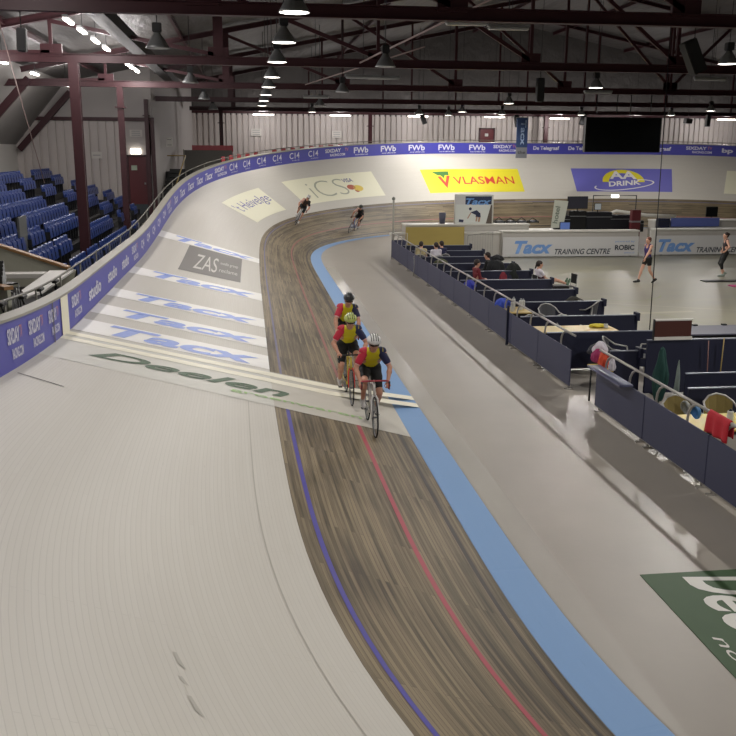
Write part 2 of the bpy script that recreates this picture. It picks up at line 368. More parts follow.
for i, (x, y) in enumerate([(-5.4, 19.35), (-5.22, 30.2), (-5.3, 41.3), (-5.2, 50.6), (-1.62, 62.4), (8.85, 66.6), (21.9, 66.6)]):
    lb = ['dark red steel column at the left edge beside the nearest wood-capped wall', 'thick dark red steel column standing in the middle of the blue seats', 'dark red steel column in the seats before the dark red door', 'thin dark red steel column at the wall corner right of the door', 'dark red steel column before the far ribbed wall above the grey panel', 'short dark red column at the far wall left of the red door', 'short dark red column at the far wall between banner and screen'][i]
    t = thing('steel_column', lb, 'column', (x, y, 0), 0, 'dark red hall columns')
    z0 = [.9, .9, .9, 1.2, 3.6, 3.9, 3.9][i]
    wd = [.34, .3, .25, .2, .24, .26, .26][i]
    bm = B(); ibeam(bm, (0, 0, z0), (0, 0, 7.3), wd, wd, .025); box(bm, -wd/2+.02, wd/2-.02, -wd*.32, wd*.32, z0, 7.3); obj('shaft', bm, M_DARKRED, t)
    if i > 1: bm = B(); box(bm, -wd*.9, wd*.9, -wd*.8, wd*.8, 6.45, 6.5); obj('bracket', bm, M_DARKRED, t)
    bm = B(); box(bm, -wd*.7, wd*.7, -wd*.7, wd*.7, z0, z0+.04); obj('base_plate', bm, M_DARKRED, t)

# ------------------------------------------------------------------ the track
trk = thing('cycling_track', 'banked wooden indoor cycle track, white outer boards and bare brown inner lane', 'track')
trk['kind'] = 'structure'
surf('white_boards', -20, 128, U_WOOD, WID, M_WHITE, trk, nu=6)
surf('brown_lane', -20, 128, 0, U_WOOD, M_WOOD, trk, nu=4)
surf('blue_apron', -20, 128, U_IN, 0, M_BLUEB, trk, h=.008, nu=2)
PAINT = dict(rough=.5, var=.06, vscale=3)
M_RED = mat('red_line_paint', '#a84450', .5, var=.12, vscale=6); M_BLU = mat('blue_line_paint', '#48429a', .5, var=.12, vscale=6)
M_BLK = mat('black_line_paint', '#3a3129', .5, var=.3, vscale=5); M_CREAM = mat('cream_line_paint', '#f0ebd6', .5, var=.03)
surf('sprinters_line', -20, 14.4, U_RED-.035, U_RED+.035, M_RED, trk, .004, 1)
surf('sprinters_line', 16.9, 114, U_RED-.03, U_RED+.03, mat('paler_red_paint', '#96605a', .55, var=.2, vscale=6), trk, .004, 1)  # beyond the finish the red line is paler and narrower
surf('stayers_line', -20, 14.4, U_BLUE-.03, U_BLUE+.03, M_BLU, trk, .004, 1)
surf('stayers_line', 16.9, 114, U_BLUE-.024, U_BLUE+.024, mat('paler_blue_paint', '#6c6884', .55, var=.2, vscale=6), trk, .004, 1)  # far stretch of the blue line, drawn greyer and thinner
surf('measuring_line', -20, 128, .17, .235, M_BLK, trk, .004, 1)
M_PALE = mat('pale_overlay_paint', '#c3beb2', .55, var=.05, vscale=4)
surf('finish_panel', 14.35, 17.0, U_WOOD, WID, mat('pale_white_paint', '#ceccc3', .55, var=.03), trk, .004, 3)
surf('finish_panel', 14.35, 17.0, 0, U_WOOD, M_PALE, trk, .006, 3)
surf('finish_line', 16.1, 16.4, U_IN, WID, M_CREAM, trk, .009, 4)
surf('finish_line', 16.62, 16.92, U_IN, WID, M_CREAM, trk, .009, 4)
M_GRN = mat('dark_green_paint', '#4a6249', .6, var=.1); M_LGRN = mat('light_green_paint', '#a3c683', .6)
track_text('painted_lettering', 'Deelen', 15.1, 5.5, (0, 1), (-1, 0), M_GRN, trk, w=3.45, h=.66, bold=.02, shear=.45, H=.013)
track_text('painted_lettering', 'groenwaren', 14.72, 3.1, (0, 1), (-1, 0), M_LGRN, trk, w=2.3, h=.2, bold=.01, H=.013)
M_STW = mat('white_stripe_paint', '#efede8', .5, var=.02); M_TBL = mat('tacx_blue_paint', '#93a6e2', .5, var=.03)
for a, c in [(17.2, 18.45), (19.25, 20.35), (21.55, 22.7), (25.6, 26.95), (33.6, 34.7)]:
    surf('painted_stripe', a, c, U_WOOD, WID-.02, M_STW, trk, .006, 3)
    track_text('painted_lettering', 'Tacx', a+.12, 5.55, (0, 1), (-1, 0), M_TBL, trk, w=3.0, h=c-a-.24, bold=.035, shear=.25, H=.012)
M_ZG = mat('dark_grey_paint', '#77736f', .6, var=.06); M_LT = mat('pale_grey_paint', '#c9c5bf', .6)
surf('painted_advert', 28.3, 33.5, 3.0, 4.95, M_ZG, trk, .006, 3)
track_text('painted_lettering', 'ZAS', 29.2, 4.55, (0, 1), (-1, 0), M_LT, trk, w=.75, h=3.0, bold=.0, H=.012)
for i, tx in enumerate(['Zaanse', 'Sport', 'Groep'][:2]): track_text('painted_lettering', 'media groep' if i else 'reclame', 29.6+i*1.4, 3.72, (0, 1), (-1, 0), M_LT, trk, w=.6, h=.75, bold=0, H=.012)
M_AD = mat('cream_advert_paint', '#e9e6cc', .5, var=.02); M_AY = mat('yellow_advert_paint', '#e3d62c', .5); M_AB = mat('blue_advert_paint', '#6a68bd', .5, var=.03)
surf('painted_advert', 43.0, 47.35, 2.95, 4.85, M_AD, trk, .006, 4)
track_text('painted_lettering', "'t Heivelge", 43.3, 3.6, (1, 0), (0, 1), mat('violet_paint', '#7a76a8', .5), trk, w=3.9, h=.85, bold=0, H=.012)
surf('painted_advert', 49.35, 55.5, 2.95, 4.9, M_AD, trk, .006, 4)
track_text('painted_lettering', 'iCS', 50.7, 3.3, (1, 0), (0, 1), mat('grey_green_paint', '#a5a894', .5), trk, w=2.6, h=1.25, bold=-.02, H=.012)
track_text('painted_lettering', 'VISA', 53.3, 4.2, (1, 0), (0, 1), mat('slate_paint', '#67688a', .5), trk, w=.7, h=.3, bold=.02, H=.012)
def disc(s, u, rs, ru, m): track_poly('painted_emblem', [(s+rs*math.cos(t), u+ru*math.sin(t)) for t in [2*PI*k/20 for k in range(20)]], m, trk, .012)
disc(53.6, 3.8, .28, .2, mat('brick_paint', '#b0583c', .5)); disc(54.0, 3.68, .34, .24, mat('sand_paint', '#ddc24c', .5)); disc(53.85, 3.5, .15, .12, mat('brick_paint', '#b0583c', .5))
surf('painted_advert', 58.25, 64.6, 2.95, 4.85, M_AY, trk, .006, 4)
M_VR = mat('vermilion_paint', '#cf4130', .5); M_VG = mat('leaf_green_paint', '#3f7a35', .5)
track_poly('painted_emblem', [(58.9, 4.65), (59.95, 4.65), (59.9, 4.35), (59.65, 4.35), (59.52, 4.1), (59.38, 4.35), (59.2, 4.35)], M_VG, trk, .012)
track_poly('painted_emblem', [(59.15, 4.25), (59.5, 3.3), (59.95, 4.3), (59.75, 4.3), (59.52, 3.75), (59.35, 4.25)], M_VR, trk, .012)
track_text('painted_lettering', 'VLASMAN', 60.1, 3.6, (1, 0), (0, 1), M_VR, trk, w=4.0, h=.62, bold=.006, H=.012)
surf('painted_advert', 68.05, 73.65, 2.95, 4.9, M_AB, trk, .006, 4)
arc = [(71.2+1.2*math.cos(t), 3.75+1.05*math.sin(t)) for t in [PI*k/16 for k in range(17)]]
arc2 = [(71.2+.82*math.cos(t), 3.75+.75*math.sin(t)) for t in [PI*k/16 for k in range(16, -1, -1)]]
bm = B()
for k in range(16):
    bm.faces.new([bm.verts.new((*p, 0)) for p in (arc[k], arc[k+1], arc2[15-k], arc2[16-k])])
mapped(bm, lambda a, b: TP(a, b, .012)); fix_up(bm); obj('painted_emblem', bm, M_AY, trk)
M_WT = mat('bright_white_paint', '#e6e4de', .5)
track_text('painted_lettering', 'AA', 70.25, 4.0, (1, 0), (0, 1), M_WT, trk, w=1.5, h=.66, bold=.03, H=.016)
track_text('painted_lettering', 'DRINK', 70.1, 3.35, (1, .1), (.1, 1), M_WT, trk, w=1.85, h=.42, bold=.03, H=.016)
oval = lambda a, b, o: [(71.17+a*math.cos(t), 3.5+b*math.sin(t)+.14*math.cos(t)*a) for t in [2*PI*k/36 for k in range(36)]]
o1, o2 = oval(1.75, .42, 0), oval(1.66, .35, 0); bm = B()
for k in range(36):
    if 5 < k < 16: continue
    bm.faces.new([bm.verts.new((*p, 0)) for p in (o1[k], o1[(k+1) % 36], o2[(k+1) % 36], o2[k])])
mapped(bm, lambda a, b: TP(a, b, .016)); fix_up(bm); obj('painted_emblem', bm, M_WT, trk)
surf('painted_advert', 76.4, 82, 2.95, 4.9, M_AD, trk, .006, 4)

# skid marks and seam
surf('seam', 3.5, 14.3, 2.79, 2.803, mat('grey_scuff', '#aeaaa0', .6), trk, .004, 1)
for s_, u_, l_ in [(5.72, 3.9, .17), (5.55, 3.93, .09), (5.28, 3.93, .18)]: track_poly('skid_mark', [(s_, u_), (s_+l_, u_+.02), (s_+l_, u_+.045), (s_+.05, u_+.04)], mat('grey_scuff', '#aeaaa0', .6), trk, .004)
track_poly('skid_mark', [(12.3, 5.4), (12.34, 5.4), (12.5, 6.05), (12.46, 6.05)], M_BLK, trk, .005)

# ------------------------------------------------------------------ advertising barrier round the top
M_PUR = mat('violet_blue_banner', '#4343a8', .45); M_COP = mat('grey_coping', '#98958a', .5, var=.08, vscale=2); M_BWT = mat('white_print', '#d9d8e6', .5)
bar = thing('advertising_barrier', 'violet-blue advertising barrier with white lettering along the top edge of the track', 'advertising board')
def ring(name, prof, m, s0=-16, s1=112, ds=.4, parent=bar, smooth=False):
    n = int((s1-s0)/ds); bm = B(); g = [[bm.verts.new(OUT(s0+(s1-s0)*i/n, o, z)) for o, z in prof] for i in range(n+1)]
    for a, c in zip(g, g[1:]):
        for j in range(len(prof)): k = (j+1) % len(prof); bm.faces.new((a[j], c[j], c[k], a[k]))
    bm.faces.new(g[0]); bm.faces.new(g[-1][::-1]); bmesh.ops.recalc_face_normals(bm, faces=bm.faces[:])
    return obj(name, bm, m, parent)
ring('banner_face', [(0, 0), (.0, BAND), (.06, BAND), (.06, 0)], M_PUR)
ring('coping', [(-.03, BAND), (-.03, BAND+.04), (.19, BAND+.06), (.19, BAND+.02)], M_COP)
ring('backing', [(.06, -.6), (.06, BAND), (.12, BAND), (.12, -.6)], mat('dark_grey_steel', '#3c3c3c', .5))
def btext(txt, s0, s1, z0, z1, m=M_BWT, bold=.03, shear=0):
    if s0 > 54: s0 += .2; s1 += .2
    def fn(x, y):
        p = OUT(s0+x, -.012, z0+y); return p
    bm = text_bm(txt, s1-s0, z1-z0, bold, shear, .3); mapped(bm, fn)
    obj('lettering', bm, m, bar)
def bbox_(s0, s1, z0, z1, m, d=.006):
    n = max(1, int((s1-s0)/.3)); bm = B(); g = [(bm.verts.new(OUT(s0+(s1-s0)*i/n, -d, z0)), bm.verts.new(OUT(s0+(s1-s0)*i/n, -d, z1))) for i in range(n+1)]
    for a, c in zip(g, g[1:]): bm.faces.new((a[0], a[1], c[1], c[0]))
    bm.normal_update(); obj('printed_panel', bm, m, bar)
def sixday(a, b):
    btext('SIXDAY', a, a+(b-a)*.8, .36, .58); btext('TV', a+(b-a)*.83, b, .4, .58, mat('orange_print', '#d88a72', .5), .0)
    btext('RACING.COM', a+(b-a)*.25, b, .14, .29)
bbox_(16.35, 17.02, 0.0, BAND, M_CREAM, .014); bbox_(15.6, 15.66, -.02, BAND+.02, M_BLK, .016)
sixday(9.6, 10.9); sixday(12.4, 13.3); sixday(13.75, 14.8); sixday(15.25, 16.1); sixday(17.4, 18.4)
btext('S', 11.1, 11.7, .1, .45)
for a, b in [(19.3, 20.9), (22, 23.5), (24.5, 25.9)]: btext('studio', a, b, .2, .5)
sixday(26.7, 28.1)
for a in (29.0, 30.6, 32.2, 33.8, 35.4): btext('C|4', a, a+.8, .2, .52)
sixday(36.8, 37.9)
for a, b in ((38.7, 39.6), (40.1, 41.1), (41.6, 42.6), (42.95, 43.8), (44.05, 44.9)): btext('Tacx', a, b, .18, .52, shear=.3, bold=.02)
sixday(45.13, 46.25)
for a, b in ((46.52, 47.19), (47.66, 48.2), (48.72, 49.36), (49.85, 50.46), (50.99, 51.64), (52.21, 52.83)): btext('C14', a, b, .24, .58, bold=.01); btext('online', a+.15, b, .12, .18, bold=0)
sixday(53.27, 54.48)
for a, b in ((54.77, 55.66), (56.36, 57.28), (57.98, 58.98), (59.76, 60.81), (61.7, 62.8)):
    btext('FWb', a+.04, b, .22, .57, bold=.02); btext('online', a+.1, b, .1, .17, bold=.02)
sixday(63.33, 64.85)
for a, b in ((65.96, 67.59), (68.14, 69.75), (70.1, 71.7), (72.04, 73.63)): btext('De Telegraaf', a, b, .2, .52, bold=.03)
sixday(74.35, 75.59); btext('bp boards', 76.06, 78.2, .15, .52, bold=.04); sixday(79.2, 80.6)
# handrail behind the barrier
hr = thing('handrail', 'grey tubular handrail running along behind the advertising barrier', 'handrail')
bm = B(); tube(bm, [OUT(-16+i*.5, .36, BAND+.18) for i in range(250)], .022, 6); obj('top_rail', bm, mat('weathered_steel_tube', '#6c6a61', .5, .2), hr)
for i in range(38):
    s = 5.2+i*2.2
    bm = B(); tube(bm, [OUT(s, .36, -.1), OUT(s, .36, BAND+.18)], .018, 6); obj('post', bm, mat('weathered_steel_tube', '#6c6a61', .5, .2), hr)
# walkway behind the barrier
bm = B(); g = []
for i in range(230):
    s = -16+i*.5; far = sm((s-49)/4)
    w2 = (.75 if s > 9 else 3)*(1-far)+6*far
    g.append([bm.verts.new(OUT(s, .12, BAND-1.0+.28*far)), bm.verts.new(OUT(s, w2, BAND-1.0+.28*far)), bm.verts.new(Vector((*OUT(s, w2, 0).xy, 0)))])
for a, c in zip(g, g[1:]):
    bm.faces.new((a[0], c[0], c[1], a[1])); bm.faces.new((a[1], c[1], c[2], a[2]))
struct('floor_walkway', bm, mat('grey_walkway_board', '#5f5c57', .7, var=.1, vscale=1))

# ------------------------------------------------------------------ lamps
M_ALU = mat('dull_aluminium', '#8d8f8f', .4, .5); M_HOUS = mat('black_lamp_housing', '#1d1d1e', .5)
M_LENS = mat('lit_lens', '#fff6ea', .5, emit=9.0); M_LENSOFF = mat('unlit_lens', '#b9bbb8', .3); M_TUBE = mat('lit_tube', '#fff4ea', .5, emit=8.0)
def spot(par, z, W, ang=174, r=.12, col=(1, .965, .925)):
    l = bpy.data.lights.new('lamp_light', 'SPOT'); l.energy = W; l.spot_size = math.radians(ang); l.spot_blend = .4; l.shadow_soft_size = r; l.color = col
    o = bpy.data.objects.new('lamp_light', l); COL.objects.link(o); o.parent = par; o.location = (0, 0, z); return o
def highbay(x, y, z, lit, label, W=None, group='high-bay lamps'):
    t = thing('high_bay_lamp', label, 'ceiling lamp', (x, y, z), 0, group)
    bm = B(); lathe(bm, [(.0, .34), (.07, .34), (.09, .3), (.13, .24), (.2, .14), (.25, .05), (.275, 0), (.27, -.005), (.245, .05), (.19, .13), (.12, .22), (.0, .24)], 28)
    obj('reflector', bm, M_ALU, t)
    bm = B(); bbox(bm, -.1, .1, -.1, .1, .34, .55, .015); obj('ballast_housing', bm, M_HOUS, t)
    bm = B(); lathe(bm, [(0, .012), (.255, .012), (.255, .004), (0, -.012)], 24); obj('lens', bm, M_LENS if lit else M_LENSOFF, t)
    bm = B(); tube(bm, [(0, 0, .55), (0, 0, max(.7, roof_z(x)-z-.03))], .012, 6); obj('rod', bm, M_HOUS, t)
    if lit: spot(t, -.04, W or LAMP_W)
    return t
for i, y in enumerate([-3, 2.5, 7.5, 12.0, 16.7, 21.2, 25.8, 31, 35.8, 40.6, 45.4, 50.2]):
    highbay(.88, y, 7.02, True, W=LAMP_W*.85, label=f'lit bell lamp hanging in the row above the track, {nth(i-4) if i > 3 else "behind the viewer"}{" from the front" if i > 3 else ""}', group='lit lamps in the row above the track')
for i, y in enumerate([2, 13, 24, 33.5, 45, 55]):
    highbay(12.85, y, 7.02, True, f'lit bell lamp hanging over the middle of the infield, {nth(i)} of its row', LAMP_W*3.4, 'lit lamps above the infield')
for i, y in enumerate([10, 30, 50]):
    highbay(26, y, 7.02, True, f'lit bell lamp over the right of the infield, {nth(i)} of its row', LAMP_W*1.0, 'lit lamps above the right infield')
for i, (x, y) in enumerate([(4.0, 57), (10.9, 58.5), (13, 59.5), (16, 57.5), (21, 57), (26.5, 56)]):
    highbay(x, y, 7.0, True, f'small lit bell lamp over the far bend, {nth(i)} from the left', LAMP_W*.5, 'lit lamps above the far bend')
for i, (x, y) in enumerate([(3.75, 25.2), (3.7, 36), (3.7, 47)]):
    highbay(x, y, 6.9, False, f'unlit bell lamp between the roof trusses right of the lit row, {nth(i)} away', group='unlit lamps right of the lit row')
for i, (x, y) in enumerate([(-1.95, 22.2), (-1.85, 33), (-1.85, 43.2), (-1.8, 53.5)]):
    highbay(x, y, 6.95, False, f'unlit bell lamp left of the lit row, above the outer boards, {nth(i)} away', group='unlit lamps left of the lit row')
def strip_lamp(x, y, z, L, lit, label, group, along='y', W=60):
    t = thing('strip_lamp', label, 'strip light', (x, y, z), 0, group)
    a, b = (L/2, .07) if along == 'x' else (.07, L/2)
    bm = B(); bbox(bm, -a, a, -b, b, 0, .07, .01); obj('casing', bm, M_ALU, t)
    bm = B(); bbox(bm, -a*.96, a*.96, -b*.96, b*.96, -.06, 0, .02); obj('diffuser', bm, M_TUBE if lit else M_LENSOFF, t)
    bm = B(); tube(bm, [(0, 0, .07), (0, 0, max(.3, roof_z(max(x, EX))-z-.03))], .01, 6); obj('rod', bm, M_HOUS, t)
    if lit:
        l = bpy.data.lights.new('tube_light', 'POINT'); l.energy = W; l.shadow_soft_size = .25; l.color = (1, .95, .93); lo = bpy.data.objects.new('tube_light', l); COL.objects.link(lo); lo.parent = t; lo.location = (0, 0, -.25)
for i, y in enumerate([16.5, 19.6, 26.4, 28.5, 30.9, 33.2, 38.6, 40.2, 42.0]):
    strip_lamp(-4.62, y, 8.05, 1.1, True, f'lit strip lamp in the row under the roof over the seats, {nth(i)} away', 'lit strip lamps under the roof over the seats', W=150)
for i, y in enumerate([29.0, 33.0, 37.8, 44]):
    strip_lamp(-8.0, y, 7.55, 1.1, True, f'lit strip lamp close to the left soffit, {nth(i)} away', 'lit strip lamps by the left soffit', W=130)
for i, (x, y, z) in enumerate([(4.85, 20.6, 7.45), (5.75, 20.4, 7.35), (3.9, 31.2, 7.1), (5.0, 34.0, 7.3), (3.2, 43, 7.1), (14.3, 37, 7.1), (16.0, 31.0, 7.2)]):
    strip_lamp(x, y, z, 1.2 if y > 22 else .95, False, f'unlit pale strip lamp hanging crosswise under the roof, {nth(i)} from the viewer', 'unlit strip lamps under the roof', 'x')

for i, (x, y, z) in enumerate([(1.2, 64.8, 7.15), (6.5, 64.8, 7.15), (12, 64.8, 7.15), (17.5, 64.8, 7.15), (22.3, 64.8, 7.1), (28, 64.8, 7.15), (35, 64.8, 7.15)]):
    strip_lamp(x, y, z, 1.5, True, f'lit strip lamp high before the far ribbed wall, {nth(i)} from the left', 'lit strip lamps before the far wall', 'x', W=230)
# cables, rods, speakers, screen, hanging sign
def gy(px, py, y):
    d = fw + R_*((px-368)/F_PX) - U_*((py-368)/F_PX); return Vector((0, 0, CAM_H)) + d*(y/d.y)
M_ROD = mat('pinkish_grey_rod', '#94807c', .5)
for lb, a, b, r in [('thin brace rod slanting up to the right below the nearest truss', (3.6, 29.6, 7.4), (8.9, 20.2, 9.6), .03), ('thin brace rod slanting up beside the unlit lamp below the second truss', (2.6, 41, 7.5), (5.8, 30.4, 8.0), .025),
                    ('thin rope hanging down over the blue seats', (-7.05, 29.0, 8.4), (-6.1, 29.0, 3.7), .014)]:
    bm = B(); tube(bm, [a, b], r, 6); tag(obj('brace_rod' if 'rod' in lb else 'rope', bm, M_ROD), lb, 'rod' if 'rod' in lb else 'rope')
bm = B(); tube(bm, [(10.9, 23.5, 10.5), (8.25, 17.62, 1.1)], .012, 6); tag(obj('cable', bm, M_HOUS), 'thin black cable hanging from the roof down to the brown notice board', 'cable')
M_BLKP = mat('black_plastic', '#0d0d0e', .5); M_SCR = mat('dark_screen', '#0c0f10', .25, spec=.4)
t = thing('video_screen', 'large switched-off black video screen hanging above the far bend', 'screen', (21.17, 50.5, 4.73))
bm = B(); bbox(bm, -2.24, 2.24, 0, .35, 0, 1.92, .02); obj('casing', bm, M_BLKP, t)
bm = B(); box(bm, -2.16, 2.16, -.012, 0, .06, 1.86); obj('display', bm, M_SCR, t)
for sx in (-1.6, -.4, .4, 1.6): bm = B(); tube(bm, [(sx, .2, 2.12), (sx, .2, 3.2)], .03, 6); obj('hanger', bm, M_BLKP, t)
def speaker(p, h, wd, tilt, yaw, label):
    t = thing('loudspeaker', label, 'loudspeaker', p, yaw, 'black hanging loudspeakers'); 
    bm = B(); rot = Matrix.Rotation(tilt, 3, 'Y'); bbox(bm, -wd/2, wd/2, -wd/2, wd/2, -h/2, h/2, .02)
    for v in bm.verts: v.co = rot @ v.co
    obj('cabinet', bm, M_BLKP, t)
    bm = B(); box(bm, -wd*.42, wd*.42, -wd/2-.012, -wd/2, -h*.46, h*.46)
    for v in bm.verts: v.co = rot @ v.co
    obj('grille', bm, mat('speaker_grille', '#1c1c1e', .7), t)
    bm = B(); tube(bm, [(0, 0, h/2-.05), (0, 0, roof_z(p[0])-p[2]-.03)], .012, 6); obj('bracket', bm, M_BLKP, t)
speaker(gy(693, 57, 27.5), 1.0, .42, -.45, 0, 'large black loudspeaker tilted under the roof at the upper right')
speaker(gy(540, 90, 38), .95, .3, 0, 0, 'upright black loudspeaker under the roof left of the screen')
speaker(gy(423, 118, 60), .8, .28, -.35, 0, 'small tilted black loudspeaker before the far ribbed wall')
speaker(gy(517, 121, 58), .75, .3, -.2, 0, 'black loudspeaker beside the hanging blue sign')
speaker(gy(583, 119, 58), .75, .28, .25, 0, 'black loudspeaker beside the left edge of the video screen')
speaker(gy(708, 121, 56), .7, .26, .05, 0, 'upright black loudspeaker right of the video screen')
speaker(gy(688, 121, 56), .3, .42, .1, 0, 'squat black loudspeaker lying level right of the video screen')
speaker(gy(22, 40, 22), .5, .2, .05, 0, 'black loudspeaker under the roof in the upper left corner')
t = thing('hanging_banner', 'tall narrow blue banner with white letters hanging before the far bend', 'banner', (17.1, 56.6, 4.35))
bm = B(); box(bm, -.36, .36, 0, .03, .65, 2.45); obj('cloth', bm, mat('slate_blue_cloth', '#3e5480', .7), t)
bm = B(); box(bm, -.36, .36, 0, .03, 0, .65); obj('lower_panel', bm, mat('grey_cloth', '#8b8d92', .7), t)
obj('lettering', wall_text('Tacx', (-.1, -.01, 2.3), (0, 0, -1), (1, 0, 0), w=1.5, h=.34), mat('pale_blue_print', '#a9bfe0', .6), t)
obj('lettering', wall_text('the', (-.25, -.01, .25), (1, 0, 0), (0, 0, 1), w=.5, h=.2), mat('dark_print', '#55585c', .6), t)
bm = B(); tube(bm, [(-.4, .01, 2.46), (.4, .01, 2.46)], .02, 6); obj('top_bar', bm, M_ALU, t)

# ------------------------------------------------------------------ left stand: terraces and blue seats
ROWS = [(-4.62-.8*i, z) for i, z in enumerate([1.86, 2.2, 2.47, 2.72, 2.97, 3.23, 3.5, 3.77])]
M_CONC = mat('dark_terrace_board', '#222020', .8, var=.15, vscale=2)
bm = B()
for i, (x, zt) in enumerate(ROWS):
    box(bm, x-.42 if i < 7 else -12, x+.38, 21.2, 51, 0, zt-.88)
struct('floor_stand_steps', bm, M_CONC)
M_SEAT = mat('glossy_blue_seat', '#283f7e', .28, var=.1, vscale=3, spec=.6); M_SFR = mat('black_seat_frame', '#17181a', .5)
def seat_proto():     # faces +x
    t = thing('folding_seat', '', 'seat', (0, 0, 0))
    bm = B(); n = 6; prof = []
    for i in range(7):
        z = .42+i*.075; bx = -.12-.045*(i/6)*1.6+(.02 if i == 6 else 0)
        prof.append((bx, z))
    g = []
    for (bx, z) in prof:
        row = []
        for k in range(n+1):
            y = -.22+.44*k/n; c = ((k/n-.5)*2)**2
            hw = 1-.12*max(0, (z-.8)/.1)
            row.append((bx+.05*c, y*hw, z-.02*c*(z > .8)))
        g.append(row)
    F = [[bm.verts.new(p) for p in r] for r in g]; Bk = [[bm.verts.new((p[0]-.025, p[1], p[2])) for p in r] for r in g]
    for i in range(6):
        for k in range(n):
            for G, fl in ((F, 0), (Bk, 1)):
                q = [G[i][k], G[i][k+1], G[i+1][k+1], G[i+1][k]]; f = bm.faces.new(q[::-1] if fl else q); f.smooth = True
    for k in range(n): bm.faces.new((F[6][k], F[6][k+1], Bk[6][k+1], Bk[6][k])); bm.faces.new((F[0][k], Bk[0][k], Bk[0][k+1], F[0][k+1]))
    for i in range(6): bm.faces.new((F[i][0], F[i+1][0], Bk[i+1][0], Bk[i][0])); bm.faces.new((F[i][n], Bk[i][n], Bk[i+1][n], F[i+1][n]))
    obj('backrest', bm, M_SEAT, t)
    bm = B(); bbox(bm, -.08, .0, -.2, .2, .38, .74, .025)     # tipped-up pan
    for v in bm.verts: v.co.x += (v.co.z-.38)*-.12+.03
    obj('seat', bm, M_SEAT, t)
    bm = B(); box(bm, -.16, -.02, -.025, .025, 0, .4); box(bm, -.2, .12, -.03, .03, 0, .03); box(bm, -.14, -.06, -.24, .24, .36, .4); box(bm, -.15, .02, -.245, -.225, .36, .6); obj('bracket', bm, M_SFR, t)
    return t
SP = seat_proto(); used = False
BL = {0: [(22.4, 24.5), (24.8, 27.2), (27.5, 29.3), (29.8, 36.2), (38.2, 39.7)], 1: [(22.9, 26.5), (26.9, 28.9), (31.0, 37.8), (40, 42), (44.5, 46)], 2: [(24.0, 26.3), (27.0, 28.9), (29.5, 34.9), (40.5, 43.5), (45, 49)],
      3: [(26.4, 28.7), (30, 36.9), (41.2, 44.6), (47, 49.8)], 4: [(29.5, 37.1), (41.2, 43.6), (46, 49.8)], 5: [(33.0, 37.0), (40.7, 43.1), (47.5, 50)], 6: [(33.5, 37.5), (40.4, 42.7), (46.8, 49.2)], 7: [(37.5, 43.9), (46.2, 50.4)]}
rown = ['lowest', 'second lowest', 'third lowest', 'fourth lowest', 'fourth highest', 'third highest', 'second highest', 'topmost']
for r, blocks in BL.items():
    x, zt = ROWS[r]
    for bi, (a, b) in enumerate(blocks):
        n = int((b-a)/.47+.5)
        for k in range(n):
            y = a+.24+k*.47
            if any(abs(y-cy) < .42 and abs(x+5.25) < .45 for cy in (30.2, 41.3, 50.6)): continue
            lb = f'blue tip-up seat, {rown[r]} row, {nth(bi)} block from the front, {nth(k)} seat away'
            gp = f'blue seats in the {rown[r]} row of the left stand'
            o = SP if not used else dup(SP)
            used = True
            o.location = (x+.05, y, zt-.88); o['label'] = lb; o['group'] = gp
# spectators' aisle sign plate standing in the seats
bm = B(); bbox(bm, -.03, .03, -.45, .45, 0, 1.25, .01); o = tag(obj('aisle_panel', bm, mat('grey_panel', '#5e605f', .5)), 'upright dark grey panel at the end of a block of blue seats', 'panel'); o.location = (-6.3, 26.65, 1.62)
# wood-capped walls at the near end of the stand
M_WCAP = mat('orange_brown_wood', '#96714a', .5, var=.15, vscale=4); M_PGREY = mat('grey_green_board', '#b5b4a4', .6, var=.05, vscale=1); M_WHP = mat('off_white_board', '#c9c6bf', .5)
def capped(name, a, b, z0, h, label):
    t = thing(name, label, 'wall panel', (0, 0, 0)); a, b = Vector(a), Vector(b)
    bm = B(); beam(bm, ((a+b)/2 + (a-b)/2) + Vector((0, 0, -h/2)), ((a+b)/2 + (b-a)/2) + Vector((0, 0, -h/2)), .06, h); obj('panel', bm, M_PGREY, t)
    bm = B(); beam(bm, a+Vector((0, 0, .03)), b+Vector((0, 0, .03)), .16, .06); obj('cap', bm, M_WCAP, t)
capped('end_wall_panel', gy(-12, 243, 21.3), gy(69, 269, 20.8), 0, 1.1, 'grey-green end panel of the stand with slanting orange-brown wood cap')
capped('end_wall_panel', gy(-14, 286, 16), gy(9, 290, 15.4), 0, .8, 'short grey-green panel with wood cap at the left picture edge')
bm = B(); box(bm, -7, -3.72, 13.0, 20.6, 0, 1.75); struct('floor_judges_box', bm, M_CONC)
bm = B(); bbox(bm, -7, -4.35, 19.9, 20.3, 2.02, 2.12, .01); tag(obj('ledge', bm, M_WHP), 'long white ledge under the grey-green end panel', 'ledge')
t = thing('judges_counter', 'narrow white counter slanting beside the barrier behind the finish post', 'counter')
bm = B(); P_ = [(-4.3, 20.3), (-3.8, 20.3), (-3.8, 17.2), (-3.95, 16.6), (-4.22, 17.4)]; lo = [bm.verts.new((x, y, 2.1)) for x, y in P_]; hi = [bm.verts.new((x, y, 2.14)) for x, y in P_]; n = len(P_); bm.faces.new(hi); bm.faces.new(lo[::-1])
for k in range(n): bm.faces.new((lo[k], lo[(k+1) % n], hi[(k+1) % n], hi[k]))
bmesh.ops.recalc_face_normals(bm, faces=bm.faces[:]); obj('counter_top', bm, M_WHP, t)
bm = B(); box(bm, -4.02, -3.98, 19.3, 19.4, 1.75, 2.1); box(bm, -3.85, -3.8, 15.6, 15.7, 1.75, 2.1); obj('support', bm, M_SFR, t)
